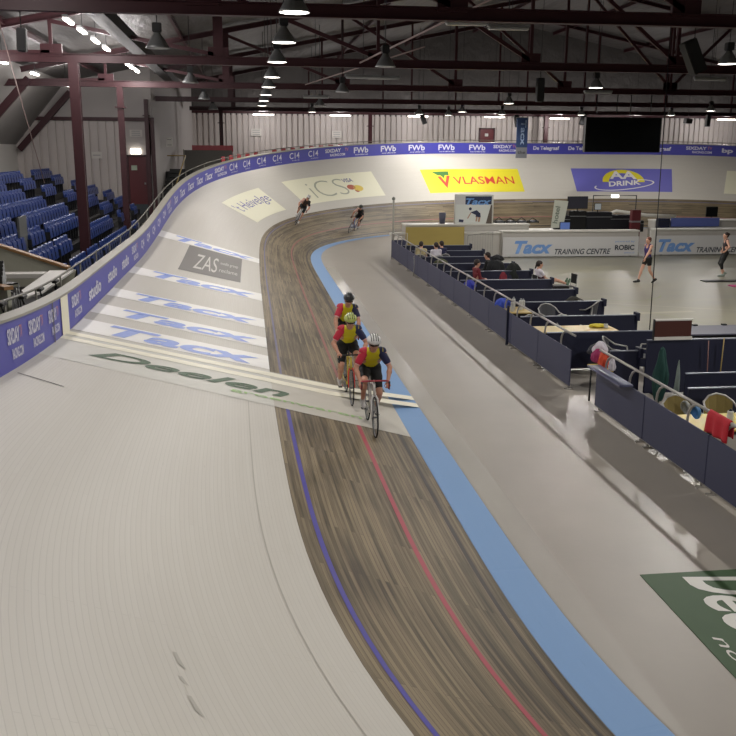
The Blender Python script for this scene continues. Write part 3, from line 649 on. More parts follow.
# stacked black chairs in the judges' box
def black_chair(loc, rz, label, g):
    t = thing('stacking_chair', label, 'chair', loc, rz, g)
    bm = B(); bbox(bm, -.2, .2, -.2, .2, .44, .47, .012); obj('seat', bm, M_BLKP, t)
    bm = B(); bbox(bm, -.24, -.215, -.2, .2, .55, .86, .01); obj('backrest', bm, M_BLKP, t)
    for sy in (-.2, .2):
        bm = B(); tube(bm, [(.2, sy, 0), (.18, sy, .45), (-.2, sy, .45), (-.24, sy, .86)], .012, 6); obj('frame', bm, M_ALU, t)
        bm = B(); tube(bm, [(-.26, sy, 0), (-.16, sy, .45)], .012, 6); obj('leg', bm, M_ALU, t)
    return t
for i in range(5): black_chair((-4.25-.1*i, 15.6+i*.56, 1.75), .12*i-1.2, f"black stacking chair behind the barrier by the finish post, {nth(i)} from the viewer", 'black chairs in the box beside the barrier')
# dark folding brackets along the near rail
for i in range(7):
    s = 9.6+i*1.35; t = thing('folding_bracket', f'small dark folding bracket clamped to the handrail, {nth(i)} from the left picture edge', 'bracket', OUT(s, .3, BAND+.03), 0, 'dark brackets on the handrail')
    bm = B(); tube(bm, [(0, 0, 0), (-.03, .02, .1), (-.05, .2, .14)], .014, 6); obj('arm', bm, M_BLKP, t)
    bm = B(); bbox(bm, -.09, .0, .0, .26, .08, .13, .01); obj('head', bm, M_BLKP, t)

# door and small signs on the left end wall
dr = struct('door_1', (lambda b: (box(b, -6.3, -5.35, 50.93, 50.98, 1.85, 4.35), b)[1])(B()), M_DREDD)
bm = B(); box(bm, -6.37, -6.28, 50.86, 50.99, 1.8, 4.45); box(bm, -5.37, -5.28, 50.86, 50.99, 1.8, 4.45); box(bm, -6.37, -5.28, 50.86, 50.99, 4.35, 4.45); f = obj('door_frame', bm, M_DARKRED, dr)
bm = B(); box(bm, -5.5, -5.42, 50.85, 50.93, 2.9, 3.0); obj('door_handle', bm, M_ALU, dr)
bm = B(); box(bm, -6.15, -5.85, 50.9, 50.935, 3.65, 3.9); obj('notice', bm, mat('pale_green_notice', '#a9b9a4', .6), dr)
def flat_sign(x0, x1, y, z0, z1, label, m=M_WHP, cat='sign', lines=3):
    t = thing('wall_sign', label, cat, ((x0+x1)/2, y, z0)); w2 = (x1-x0)/2
    bm = B(); box(bm, -w2, w2, -.02, 0, 0, z1-z0); obj('board', bm, m, t)
    for k in range(lines):
        z = (z1-z0)*(.2+.6*k/max(1, lines-1)) if lines > 1 else (z1-z0)/2
        bm = B(); box(bm, -w2*.7, w2*.7, -.026, -.02, z-.02, z+.02); obj('printed_line', bm, mat('grey_print', '#8b8b8b', .6), t)
flat_sign(-6.15, -5.5, 50.95, 5.4, 5.75, 'white sign above the lit exit sign on the ribbed end wall')
flat_sign(-8.2, -7.65, 50.95, 4.25, 4.6, 'small white plate on the ribbed wall above the blue seats', lines=1)
flat_sign(-4.55, -4.2, 54.4, 4.9, 5.4, 'small pale plate on the plain grey wall left of the stairs', lines=2)
flat_sign(.35, 1.1, 67.9, 5.75, 6.25, 'white plate on the far ribbed wall above the red chairs, left one')
flat_sign(6.2, 6.9, 67.9, 5.65, 6.15, 'white plate on the far ribbed wall above the barrier, right one')
t = thing('exit_sign', 'glowing white exit sign above the dark red door', 'exit sign', (-5.88, 50.9, 4.5)); bm = B(); bbox(bm, -.27, .27, -.06, .04, 0, .27, .02); obj('lit_panel', bm, mat('glowing_sign', '#fff8ec', .5, emit=4.0), t)
obj('lettering', wall_text('EXIT', (-.17, -.065, .08), (1, 0, 0), (0, 0, 1), w=.34, h=.11), mat('sign_green', '#cfe8cf', .5, emit=1.5), t)
# stairs and grey parapet beyond the left end of the bend
t = thing('staircase', 'dark steps with yellow edge rail rising beside the plain grey wall', 'stairs', (0, 0, 0))
for k in range(8):
    bm = B(); box(bm, -4.85+k*.06, -3.95+.06*k, 52+k*.3, 52.3+k*.3, 1.85+k*.22, 1.93+k*.22); obj('tread', bm, mat('dark_tread', '#2b2c2b', .7), t)
    bm = B(); box(bm, -4.85+k*.06, -3.95+.06*k, 52.3+k*.3, 52.32+k*.3, 1.85+k*.22, 2.12+k*.22); obj('riser', bm, mat('dark_tread', '#2b2c2b', .7), t)
bm = B(); tube(bm, [(-3.95, 51.8, 1.9), (-3.95, 51.8, 2.7), (-3.5, 54.4, 4.4), (-4.0, 54.6, 4.4), (-4.55, 54.6, 4.4)], .035, 6); obj('handrail', bm, mat('ochre_rail', '#a18c56', .5), t)
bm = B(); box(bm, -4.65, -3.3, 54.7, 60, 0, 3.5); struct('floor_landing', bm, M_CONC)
t = thing('parapet', 'plain dark grey parapet below the red chairs at the left end of the bend', 'parapet', (0, 0, 0))
bm = B(); box(bm, -3.85, -.9, 58.2, 58.3, 2.0, 4.72); obj('panel', bm, mat('parapet_grey', '#5d5a54', .6), t); bm = B(); box(bm, -3.88, -3.8, 58.15, 58.35, 2.0, 4.76); obj('edge_post', bm, M_COP, t)
# red chairs round the top of the far bend
M_RCH = mat('red_plastic', '#a8323a', .4)
def red_proto():
    t = thing('red_chair', '', 'chair')
    bm = B(); bbox(bm, -.2, .2, -.2, .2, .43, .47, .015); obj('seat', bm, M_RCH, t)
    bm = B(); bbox(bm, -.2, .2, .18, .22, .5, .9, .015); obj('backrest', bm, M_RCH, t)
    for a, b in ((-.18, -.18), (.18, -.18), (.18, .18), (-.18, .18)): bm = B(); tube(bm, [(a, b, .44), (a*1.1, b*1.1, 0)], .014, 6); obj('leg', bm, M_ALU, t)
    return t
RP = red_proto(); first = True
spots = [(45.2+.0+i*.33, 2.1) for i in range(7)] + [(47.9+i*.55, 1.15) for i in range(5)] + [(51.2+.55*i, 1.1) for i in range(8)] + [(74.0+.6*i, 1.3) for i in range(9)]
for i, (s, o_) in enumerate(spots):
    o = RP if first else dup(RP); first = False
    p = OUT(s, o_, BAND-.82); x, y, th, b = frame(s); o.location = p; o.rotation_euler = (0, 0, -th+PI/2)
    if i < 7: o.location = (-3.2+.36*i, 59.3, 4.12); o.rotation_euler = (0, 0, 0)
    w_ = ['behind the grey parapet', 'behind the left part of the bend barrier', 'behind the barrier before the far wall', 'behind the barrier right of the screen'][0 if i < 7 else 1 if i < 12 else 2 if i < 20 else 3]
    o['label'] = f'small red chair {w_}, {nth(i if i < 7 else i-7 if i < 12 else i-12 if i < 20 else i-20)} from the left'; o['group'] = 'red chairs round the top of the far bend'
d2 = struct('door_2', (lambda b: (box(b, 17.3, 18.3, 67.9, 67.95, 4.2, 6.35), b)[1])(B()), M_DREDD)
bm = B(); box(bm, 17.2, 17.3, 67.85, 67.97, 4.2, 6.45); box(bm, 18.3, 18.4, 67.85, 67.97, 4.2, 6.45); box(bm, 17.2, 18.4, 67.85, 67.97, 6.35, 6.45); obj('door_frame', bm, M_DARKRED, d2)
bm = B(); box(bm, 17.65, 17.9, 67.88, 67.91, 5.85, 6.05); obj('door_window', bm, mat('pale_notice', '#b9b9b4', .5), d2)

# ------------------------------------------------------------------ infield fence along the track
M_NAVY = mat('grey_navy_panel', '#3c3f58', .55, var=.06, vscale=2); M_RAIL = mat('satin_steel_tube', '#a8a5a0', .35, .5); M_NAVYD = mat('dark_navy_panel', '#161a33', .6, var=.08, vscale=2)
FX = 6.35
def fence_proto(L):
    t = thing('barrier_section', '', 'barrier', (0, 0, 0))
    bm = B(); bbox(bm, -.012, .012, .01, L-.01, .1, .84, .006); obj('panel', bm, M_NAVY, t)
    bm = B(); tube(bm, [(.05, -.02, 1.14), (.05, L+.02, 1.14)], .024, 8); obj('top_rail', bm, M_RAIL, t)
    for k in range(2):
        y = L*(k+.5)/2+.2; bm = B()
        tube(bm, [(.03, y, .45), (.03, y, .88), (.033, y-.02, .98), (.038, y-.08, 1.07), (.045, y-.17, 1.125), (.05, y-.28, 1.14)], .02, 8); obj('hoop', bm, M_RAIL, t)
    for y in (.15, L-.15):
        bm = B(); tube(bm, [(.03, y, .12), (.03, y, .03)], .02, 6); box(bm, -.05, .12, y-.03, y+.03, 0, .03); obj('foot', bm, M_RAIL, t)
    bm = B(); tube(bm, [(.02, 0, .09), (.02, L, .09)], .02, 6); obj('bottom_rail', bm, M_RAIL, t)
    return t
L1 = 2.11; FP = fence_proto(L1); i = 0
fy = [40.2-L1*(k+1) for k in range(11)] + [15.62-L1*(k+1) for k in range(4)]
for i, y in enumerate(fy):
    o = FP if i == 0 else dup(FP); o.location = (FX, y, 0)
    o['label'] = f'grey-navy barrier section with steel hoop rail, {nth(i)} from the far corner' if i < 11 else f'grey-navy barrier section with steel hoop rail nearer than the gap, {nth(i-11)} after it'
    o['group'] = 'barrier sections along the blue apron'
bm = B(); bbox(bm, -.03, .03, -.03, .03, 0, 1.0, .005); o = tag(obj('fence_post', bm, M_NAVYD), 'dark upright post in the barrier run beside the table with bottles', 'post'); o.location = (FX-.03, 21.45, 0)
t = thing('barrier_section', 'short barrier section closing the far corner, set across the others', 'barrier', (FX, 40.25, 0), 0)
bm = B(); bbox(bm, 0, .7, -.012, .012, .1, .84, .006); obj('panel', bm, M_NAVY, t); bm = B(); tube(bm, [(0, 0, 0), (0, 0, 1.14), (.7, 0, 1.14), (.7, 0, 0)], .024, 8); obj('rail', bm, M_RAIL, t)
t = thing('pole', 'tall pale pole with a round head at the far corner of the barriers', 'pole', (FX+.12, 40.6, 0)); bm = B(); tube(bm, [(0, 0, 0), (0, 0, 2.6)], .045, 8); obj('shaft', bm, M_COP, t)
bm = B(); lathe(bm, [(0, 0), (.07, .01), (.08, .1), (.0, .16)], 12, o=(0, 0, 2.58)); obj('head', bm, mat('grey_green_cap', '#6d7268', .5), t)
# dark grey shelf board at the gap
bm = B(); bbox(bm, 6.1, 6.35, 14.0, 15.5, .86, .9, .01); tag(obj('shelf_board', bm, mat('slate_board', '#595c78', .4)), 'slate-grey board lying on the barrier just past the gap', 'shelf')

# partitions between the boxes
M_EDGE = mat('grey_edge_strip', '#7a7e8c', .4, .3)
def partition(x0, x1, y, h, label, th=.05):
    t = thing('box_partition', label, 'partition', (x0, y, 0), 0, 'navy partitions between the rider boxes')
    bm = B(); box(bm, 0, x1-x0, -th/2, th/2, .04, h-.02); obj('panel', bm, M_NAVYD, t)
    bm = B(); box(bm, 0, x1-x0, -th/2-.005, th/2+.005, h-.02, h); obj('top_strip', bm, M_EDGE, t)
    bm = B(); box(bm, x1-x0-.05, x1-x0+.02, -.12, .12, h-.14, h+.05); box(bm, x1-x0-.04, x1-x0, -.04, .04, 0, h); obj('end_post', bm, M_NAVYD, t)
    for fx in (.2, x1-x0-.2): bm = B(); box(bm, fx-.03, fx+.03, -.2, .2, 0, .04); obj('foot', bm, M_SFR, t)
for k in range(9):
    partition(6.42, 9.36, 37.67-2.118*k, .86, f'low navy partition between the rider boxes, {nth(k)} from the far end')
partition(6.42, 9.0, 18.75, .86, 'low navy partition left of the brown notice board')
partition(6.9, 7.7, 16.8, .86, 'short navy partition left of the tall navy panel')
partition(7.72, 14, 16.55, 1.12, 'tall wide navy partition below the brown notice board', .06)
partition(7.7, 14, 14.85, .86, 'long navy partition in front of the tall one')
partition(7.25, 14, 13.85, .86, 'nearest long navy partition behind the yellow table')
t = thing('notice_board', 'brown notice board with white top and bottom edges standing on the tall navy partition', 'notice board', (7.83, 16.5, 1.12), 0)
bm = B(); box(bm, 0, .76, 0, .04, .05, .38); obj('panel', bm, mat('reddish_brown_board', '#4a241c', .5), t)
bm = B(); box(bm, 0, .76+.02, -.02, .06, 0, .06); obj('edging', bm, mat('white_strip', '#d6d3cb', .5), t); bm = B(); box(bm, 0, .76+.02, -.01, .05, .38, .38+.03); obj('edging', bm, mat('white_strip', '#d6d3cb', .5), t); bm = B(); box(bm, -.02, 0, -.01, .05, 0, .38+.03); obj('side_edge', bm, M_SFR, t)
M_TYEL = mat('pale_yellow_table_top', '#c0a660', .45, var=.1, vscale=3); M_TYEL2 = mat('bright_yellow_table_top', '#c9b246', .45, var=.08, vscale=3)
def table(x0, x1, y0, y1, z, label, m=M_TYEL):
    t = thing('table', label, 'table', (x0, y0, 0)); w_, d_ = x1-x0, y1-y0
    bm = B(); bbox(bm, 0, w_, 0, d_, z-.03, z, .008); obj('table_top', bm, m, t)
    for a, b in ((.06, .06), (w_-.06, .06), (w_-.06, d_-.06), (.06, d_-.06)): bm = B(); tube(bm, [(a, b, z-.03), (a, b, 0)], .018, 8); obj('leg', bm, M_SFR, t)
    bm = B(); box(bm, .05, w_-.05, .05, .07, z-.09, z-.03); box(bm, .05, w_-.05, d_-.07, d_-.05, z-.09, z-.03); box(bm, .05, .07, .05, d_-.05, z-.09, z-.03); box(bm, w_-.07, w_-.05, .05, d_-.05, z-.09, z-.03); obj('apron', bm, M_SFR, t)
table(6.5, 7.15, 21.9, 22.8, .74, 'small yellow table with bottles beside the barrier')
table(6.45, 8.35, 19.35, 20.1, .74, 'long pale yellow table across the middle box')
table(6.42, 6.72, 15.72, 16.3, .72, 'small yellow table at the gap in the barriers', M_TYEL2)
table(6.45, 8.2, 11.9, 12.75, .74, 'bright yellow table at the right picture edge behind the red towel', M_TYEL2)
table(9.4, 13.5, 18.0, 19.0, .9, 'long slate-grey table top right of the brown notice board', mat('slate_table_top', '#5c5c6a', .5))
for k in range(4):
    bm = B(); tag(obj('clip', (lambda b: (box(b, 9.9+k*.7, 10.0+k*.7, 18.93, 19.02, .9, .93), b)[1])(bm), M_SFR), f'small dark clip on the rear edge of the slate table, {nth(k)} from the left', 'clip', 'dark clips on the slate table')
bm = B(); tube(bm, [(9.0, 16.45, .0), (8.93, 16.42, 1.1)], .011, 6); tag(obj('broom_stick', bm, mat('brown_stick', '#84605a', .5)), 'slim reddish stick leaning on the tall navy partition', 'stick')
bm = B(); tube(bm, [(9.25, 16.45, .0), (9.25, 16.42, 1.15)], .013, 6); tag(obj('broom_stick', bm, mat('ochre_rail', '#a18c56', .5)), 'ochre stick leaning on the tall navy partition', 'stick')
# tub chairs with mesh backs
M_CFR = mat('pale_chair_tube', '#a9a8a4', .35, .4); M_CMESH = mat('grey_woven_mesh', '#55565a', .7, var=.2, vscale=60)
M_CMESHY = mat('ochre_woven_mesh', '#8a7a45', .7, var=.15, vscale=60)
def tub_chair(loc, rz, label, mm=M_CMESH):      # front +x
    t = thing('tub_chair', label, 'chair', loc, rz, 'chairs in the rider boxes')
    back = [(.2, -.27, .62), (-.05, -.28, .64), (-.2, -.25, .74), (-.27, -.14, .82), (-.29, 0, .85), (-.27, .14, .82), (-.2, .25, .74), (-.05, .28, .64), (.2, .27, .62)]
    bm = B(); tube(bm, back, .017, 8); obj('arm_rail', bm, M_CFR, t)
    for sy in (-1, 1):
        bm = B(); tube(bm, [(.2, .27*sy, .62), (.24, .26*sy, .4), (.25, .27*sy, 0)], .016, 8); obj('leg', bm, M_CFR, t)
        bm = B(); tube(bm, [(-.22, .22*sy, .72), (-.2, .22*sy, .4), (-.26, .24*sy, 0)], .016, 8); obj('leg', bm, M_CFR, t)
    bm = B(); bbox(bm, -.2, .24, -.24, .24, .4, .425, .01); obj('seat', bm, mm, t)
    bm = B(); top = back[2:7]; vs = [(bm.verts.new(p), bm.verts.new((p[0]+.05, p[1]*.95, .43))) for p in top]
    for a, b in zip(vs, vs[1:]): bm.faces.new((a[0], b[0], b[1], a[1]))
    o = obj('backrest', bm, mm, t); md = o.modifiers.new('s', 'SOLIDIFY'); md.thickness = .012
    return t
tub_chair((8.95, 22.95, 0), 2.4, 'grey tub chair at the right end of a box beside the olive-black bag'); tub_chair((7.7, 22.3, 0), -1.4, 'grey tub chair between two partitions right of the bottle table')
tub_chair((7.62, 20.7, 0), -1.2, 'grey tub chair behind the long pale yellow table'); tub_chair((6.85, 20.75, 0), -1.0, 'low grey tub chair just beside the barrier and bottle table')
tub_chair((7.75, 18.1, 0), -.5, 'large grey tub chair left of the brown notice board'); tub_chair((8.5, 18.1, 0), 2.6, 'grey tub chair close against the brown notice board')
tub_chair((7.55, 13.2, 0), -1.6, 'pale ochre tub chair behind the bright yellow table, right one', M_CMESHY); tub_chair((6.85, 13.2, 0), -1.5, 'pale ochre tub chair behind the bright yellow table, left one', M_CMESHY)
# cloth things: soft lumps made from a displaced hull
def cloth_lump(name, loc, size, m, label, cat, rz=0, seed=1, hang=False):
    bm = B(); bmesh.ops.create_icosphere(bm, subdivisions=4, radius=1); rnd = random.Random(seed); ph = [rnd.uniform(0, 6) for _ in range(6)]
    for v in bm.verts:
        x, y, z = v.co; a = math.atan2(y, x)
        r = 1+.12*math.sin(5*a+ph[0]+2*z)+.08*math.sin(9*a+ph[1]-3*z)+.07*math.sin(6*z+ph[2]+a*2)
        if hang: r *= .75+.25*(-z)
        v.co = Vector((x*r*size[0], y*r*size[1], z*(1+.08*math.sin(4*a+ph[3]))*size[2]))
        if not hang: v.co.z = max(v.co.z, -size[2]*.55)
    o = obj({'clothes': 'folded_clothes', 'bag': 'sports_bag'}.get(cat, cat), bm, m, None, True); o.location = loc; o.rotation_euler = (0, 0, rz); return tag(o, label, cat)
def col(n, c, r=.8): return mat(n, c, r, var=.15, vscale=12)
cloth_lump('jacket', (6.6, 16.15, 1.02), (.13, .12, .17), col('white_cloth', '#d8d2da'), 'white towel heaped at the near end of the barrier pile', 'towel', seed=3)
cloth_lump('jacket', (6.5, 16.0, .92), (.11, .13, .16), col('magenta_cloth', '#9a3060'), 'magenta and violet cloth heaped by the gap in the barriers', 'clothes', seed=4)
cloth_lump('jacket', (6.47, 15.62, .93), (.08, .16, .19), col('orange_cloth', '#cf4a2a'), 'orange-red cloth hung over the first rail past the gap', 'clothes', seed=5)
cloth_lump('jacket', (6.52, 15.35, .9), (.06, .07, .14), col('white_cloth', '#d8d2da'), 'small white cloth beside the orange-red cloth', 'clothes', seed=6)
cloth_lump('jacket', (6.72, 16.5, .93), (.2, .2, .14), col('charcoal_cloth', '#3a3b42'), 'dark grey bags heaped beside the white towel', 'bag', seed=7)
cloth_lump('jacket', (6.62, 26.6, .72), (.16, .3, .2), col('royal_blue_cloth', '#2c35a0'), 'royal blue bag behind the barrier below the red jacket', 'bag', seed=8)
cloth_lump('jacket', (6.55, 22.75, .82), (.2, .2, .16), col('bright_blue_cloth', '#3a52b8'), 'bright blue cap and bag on the barrier before the bottle table', 'bag', seed=9)
cloth_lump('jacket', (8.35, 30.0, .75), (.34, .16, .36), col('black_cloth', '#17191c'), 'black jacket hung over a chair beside the man in red', 'jacket', seed=10)
cloth_lump('jacket', (8.75, 29.3, .72), (.26, .16, .38), col('dark_green_black_cloth', '#1c211d'), 'dark jacket hung over a chair before the seated woman', 'jacket', seed=11)
cloth_lump('jacket', (9.0, 32.2, .9), (.22, .12, .14), col('black_cloth', '#17191c'), 'black coat thrown over the end of a navy partition', 'coat', seed=12)
cloth_lump('jacket', (8.05, 28.05, .72), (.12, .08, .24), col('dark_red_cloth', '#7a2230'), 'dark red cloth over the partition behind the black jackets', 'clothes', seed=13)
cloth_lump('jacket', (8.7, 23.3, .62), (.28, .22, .28), col('olive_black_cloth', '#26241a'), 'olive-black bag standing at the end of a rider box', 'bag', seed=14)
cloth_lump('jacket', (6.85, 32.0, .72), (.25, .16, .22), col('olive_cloth', '#55583c'), 'olive cloth bundle in the box behind the white shirt', 'clothes', seed=15)
o = cloth_lump('green_jacket', (7.42, 15.25, .74), (.17, .12, .5), col('bottle_green_cloth', '#1f4640'), 'bottle-green jacket hanging in front of the long navy partitions', 'jacket', seed=16, hang=True)
cloth_lump('sleeve', (7.68, 15.1, .62), (.05, .07, .4), col('white_green_cloth', '#8f9c94'), 'pale towel hanging beside the bottle-green jacket', 'towel', seed=17, hang=True)
# red towel over the rail
bm = B(); g = []
for i in range(17):
    y = 10.95+i*.036; row = []
    for j in range(15):
        a = j/14; wv = .02*math.sin(i*.9)*abs(a-.5)*2
        if a < .5: p = (FX+.05-.045-wv-.02*(.5-a), y, 1.17-(.5-a)*.62)
        else: p = (FX+.05+.045+wv, y, 1.17-(a-.5)*.5)
        if abs(a-.5) < .04: p = (FX+.05, y, 1.185)
        row.append(bm.verts.new(p))
    g.append(row)
for a, b in zip(g, g[1:]):
    for j in range(14): f = bm.faces.new((a[j], a[j+1], b[j+1], b[j])); f.smooth = True
o = obj('towel', bm, col('red_towel', '#b8202e')); o.modifiers.new('s', 'SOLIDIFY').thickness = .015; tag(o, 'red towel folded over the steel rail of the barrier', 'towel')
def bottle(loc, m, label, h=.22, r=.037, capm=None, g=None):
    t = thing('drinking_bottle', label, 'bottle', loc, 0, g)
    bm = B(); lathe(bm, [(0, 0), (r*.95, 0), (r, .01), (r, h*.55), (r*.85, h*.62), (r, h*.7), (r*.9, h*.82), (r*.5, h*.86), (0, h*.86)], 16); obj('body', bm, m, t)
    bm = B(); lathe(bm, [(r*.55, h*.84), (r*.55, h*.92), (r*.3, h*.95), (r*.25, h), (0, h)], 12); obj('cap', bm, capm or M_BLKP, t)
M_BW = mat('translucent_white_plastic', '#c9c9c4', .35)
for i, (x, y, h) in enumerate([(6.62, 22.1, .28), (6.75, 22.45, .32), (6.9, 22.3, .3), (7.02, 22.5, .26)]): bottle((x, y, .74), M_BW, f'pale drinking bottle on the small yellow table, {nth(i)} from the left', h, .05, M_ALU, 'bottles on the small yellow table')
bottle((8.15, 19.7, .74), M_BW, 'small pale bottle lying ready on the long pale yellow table', .12, .05)
cloth_lump('cloth', (8.0, 19.8, .78), (.2, .12, .05), col('yellow_cloth', '#d8c63c'), 'yellow cloth on the right end of the long table', 'cloth', seed=20)
bottle((7.15, 12.3, .74), M_BW, 'white bottle on the bright yellow table at the right edge', .2, .05)
# helmets / round gear hung behind the rail
def helmet_bm(r=.13, vents=True):
    bm = B(); bmesh.ops.create_uvsphere(bm, u_segments=28, v_segments=18, radius=1)
    bmesh.ops.delete(bm, geom=[v for v in bm.verts if v.co.z < -.25], context='VERTS')
    for v in bm.verts:
        x, y, z = v.co; rid = math.cos(y*15) if abs(y) < .85 else 1
        sc = 1+(.07*rid if z > .05 and vents else .0)
        v.co = Vector((x*r*1.22*sc, y*r*.92*sc, z*r*.95*sc+.01*(x > .6)))
    return bm
for (p, m, l) in [((6.5, 12.15, .95), mat('sky_blue_helmet', '#4a86c0', .35), 'blue and white helmet hanging behind the rail left of the red towel'), ((6.52, 12.5, .92), mat('pale_grey_helmet', '#8f918c', .35), 'grey helmet hanging behind the rail beside the blue one')]:
    bm = helmet_bm(.09); o = obj('cycling_helmet', bm, m, None, True); o.location = p; o.rotation_euler = (0, 1.3, .3); o.modifiers.new('s', 'SOLIDIFY').thickness = .015; tag(o, l, 'helmet')

# ------------------------------------------------------------------ counters and boards at the far end of the infield
M_CTR = mat('pale_grey_counter', '#b4b0a8', .5, var=.04, vscale=1); M_CW = mat('white_counter_edge', '#d2cfc6', .45)
def counter(x0, x1, y0, y1, h, label, sub=None):
    t = thing('counter', label, 'counter', ((x0+x1)/2, (y0+y1)/2, 0)); a, b = (x1-x0)/2, (y1-y0)/2
    bm = B(); box(bm, -a, a, -b, b, 0, h-.07); obj('front_panel', bm, M_CTR, t)
    bm = B(); bbox(bm, -a-.03, a+.03, -b-.06, b+.03, h-.07, h, .01); obj('top', bm, M_CW, t)
    return t
t = counter(7.15, 13.0, 41.3, 42.2, 1.45, 'long pale counter with white top behind the ochre board')
counter(9.75, 13.2, 40.75, 41.2, 1.12, 'lower pale counter right of the ochre board')
counter(11.5, 18.05, 40.5, 41.0, 1.2, 'long pale counter behind the white Tacx Training Centre board')
counter(19.05, 30, 40.9, 41.4, 1.22, 'long pale counter behind the right-hand white Tacx board')
counter(19.8, 30, 42.6, 43.4, 1.5, 'higher pale counter behind the right-hand boards')
t = thing('ochre_board', 'wide ochre wooden board leaning before the pale counter', 'board', (7.05, 40.6, 0)); bm = B(); box(bm, 0, 2.7, 0, .05, .3, 1.38); obj('panel', bm, mat('ochre_plywood', '#a89550', .5, var=.12, vscale=1.5, stretch=(.4, 1, 3)), t); bm = B(); box(bm, 0, .06, .05, .12, 0, 1.3); box(bm, 2.6, 2.66, .05, .12, 0, 1.3); obj('leg', bm, M_WCAP, t)
bm = B(); bbox(bm, 6.4, 7.3, 40.9, 41.4, .95, 1.08, .02); tag(obj('white_bench', bm, M_CW), 'low white bench end beside the pole at the barrier corner', 'bench')
M_TB = mat('tacx_blue_print', '#6f97cf', .5); M_TG = mat('dark_grey_print', '#3c4048', .5); M_BRD = mat('white_sign_board', '#c9c8c6', .4)
def tacx_board(x0, x1, y, label, right=False):
    t = thing('sponsor_board', label, 'sign board', (x0, y, 0)); L = x1-x0
    bm = B(); bbox(bm, 0, L, 0, .05, .03, .92, .01); obj('board', bm, M_BRD, t)
    bm = B(); box(bm, .3, .4, .05, .3, 0, .04); box(bm, L-.4, L-.3, .05, .3, 0, .04); obj('foot', bm, M_SFR, t)
    o = .16 if right else .54
    obj('lettering', wall_text('Tacx', (o, -.006, .16), (1, 0, 0), (0, 0, 1), w=1.82, h=.6, bold=.045, shear=.3), M_TB, t)
    obj('lettering', wall_text('TRAINING CENTRE', (o+1.92, -.006, .12), (1, 0, 0), (0, 0, 1), w=2.7, h=.26, bold=.02, shear=.3), M_TG, t)
    obj('lettering', wall_text('ROBIC', (L-1.15 if not right else L-1.2, -.006, .3), (1, 0, 0), (0, 0, 1), w=.95, h=.24, bold=.04), M_TG, t)
    obj('lettering', wall_text('powered by', (L-1.15, -.006, .64), (1, 0, 0), (0, 0, 1), w=.95, h=.1, bold=0), M_TB, t)
    obj('lettering', wall_text('www.nl', (L-.7, -.006, .14), (1, 0, 0), (0, 0, 1), w=.5, h=.08, bold=0), M_TB, t)
tacx_board(10.6+.9, 18.0, 40.3, 'white Tacx Training Centre board in front of the pale counter')
tacx_board(18.95, 27.5, 40.6, 'white Tacx Training board at the right behind the standing woman', True)
bm = B(); bbox(bm, 18.66, 18.9, 40.55, 40.65, 0, 1.2, .01); tag(obj('narrow_board', bm, M_CW), 'narrow white panel at the left end of the right-hand Tacx board', 'panel')
# mesh gate
t = thing('mesh_gate', 'thin grey wire gate standing before the low counter', 'gate', (9.75, 39.9, 0)); bm = B(); tube(bm, [(0, 0, 0), (0, 0, 1.05), (1.15, 0, 1.2), (1.15, 0, 0)], .02, 6, closed=True); obj('frame', bm, mat('thin_grey_wire', '#83837c', .5), t)
bm = B()
for k in range(9): tube(bm, [(.12*k+.1, 0, .02), (.12*k+.1, 0, 1.05+.015*k)], .006, 4)
obj('wire', bm, mat('thin_grey_wire', '#83837c', .5), t)
# booth poster
t = thing('poster_booth', 'white Tacx poster booth with picture of a cyclist standing on the pale counter', 'poster booth', (9.5, 41.6, 1.45))
bm = B(); box(bm, 0, 1.8, 0, .05, 0, 1.3); obj('panel', bm, mat('poster_ground', '#d6d9d2', .5), t)
bm = B(); box(bm, .5, 1.75, -.008, 0, .88, 1.25); obj('header', bm, mat('navy_print', '#1f2c4d', .5), t)
bm = B(); box(bm, .02, .5, -.008, 0, .88, 1.25); obj('header_blank', bm, M_BRD, t)
obj('lettering', wall_text('Tacx', (.52, -.014, .86), (1, 0, 0), (0, 0, 1), w=1.2, h=.3, bold=.03, shear=.3), mat('sky_print', '#6c9ad2', .5), t)
bm = B(); tube(bm, [(0, 0, 0), (0, 0, 1.32), (1.82, 0, 1.32), (1.82, 0, 0)], .03, 6); obj('frame', bm, M_CW, t)
M_FIG = mat('printed_navy_figure', '#2c3350', .5); M_SKP = mat('printed_skin', '#b08a70', .5)
bm = B()
quad(bm, [(.75, -.012, .52), (1.05, -.012, .62), (1.2, -.012, .48), (1.0, -.012, .4)]); quad(bm, [(1.0, -.012, .3), (1.25, -.012, .28), (1.22, -.012, .5), (1.02, -.012, .46)])
f = [bm.verts.new((.74+.07*math.cos(a), -.012, .68+.07*math.sin(a))) for a in [k*PI/6 for k in range(12)]]; bm.faces.new(f)
quad(bm, [(.2, -.012, .08), (.42, -.012, .06), (.44, -.012, .18), (.22, -.012, .2)]); obj('printed_figure', bm, M_FIG, t)
bm = B(); quad(bm, [(.6, -.013, .25), (.64, -.013, .22), (.8, -.013, .5), (.76, -.013, .52)]); quad(bm, [(1.0, -.013, .1), (1.07, -.013, .1), (1.1, -.013, .32), (1.03, -.013, .32)]); quad(bm, [(1.12, -.013, .08), (1.2, -.013, .08), (1.24, -.013, .3), (1.15, -.013, .3)]); obj('printed_limbs', bm, M_SKP, t)
bm = B(); quad(bm, [(1.5, -.012, 0), (1.78, -.012, 0), (1.78, -.012, .86), (1.72, -.012, .86)]); obj('printed_shadow', bm, mat('printed_brown', '#5a4f45', .5), t)
bm = B(); lathe(bm, [(0, 0), (.13, 0), (.17, .5), (.15, .5), (.12, .03), (0, .03)], 16, o=(8.95, 41.7, 1.45)); tag(obj('waste_bin', bm, mat('slate_bin', '#4b4c5c', .5)), 'small slate-grey bin left of the poster booth', 'bin')
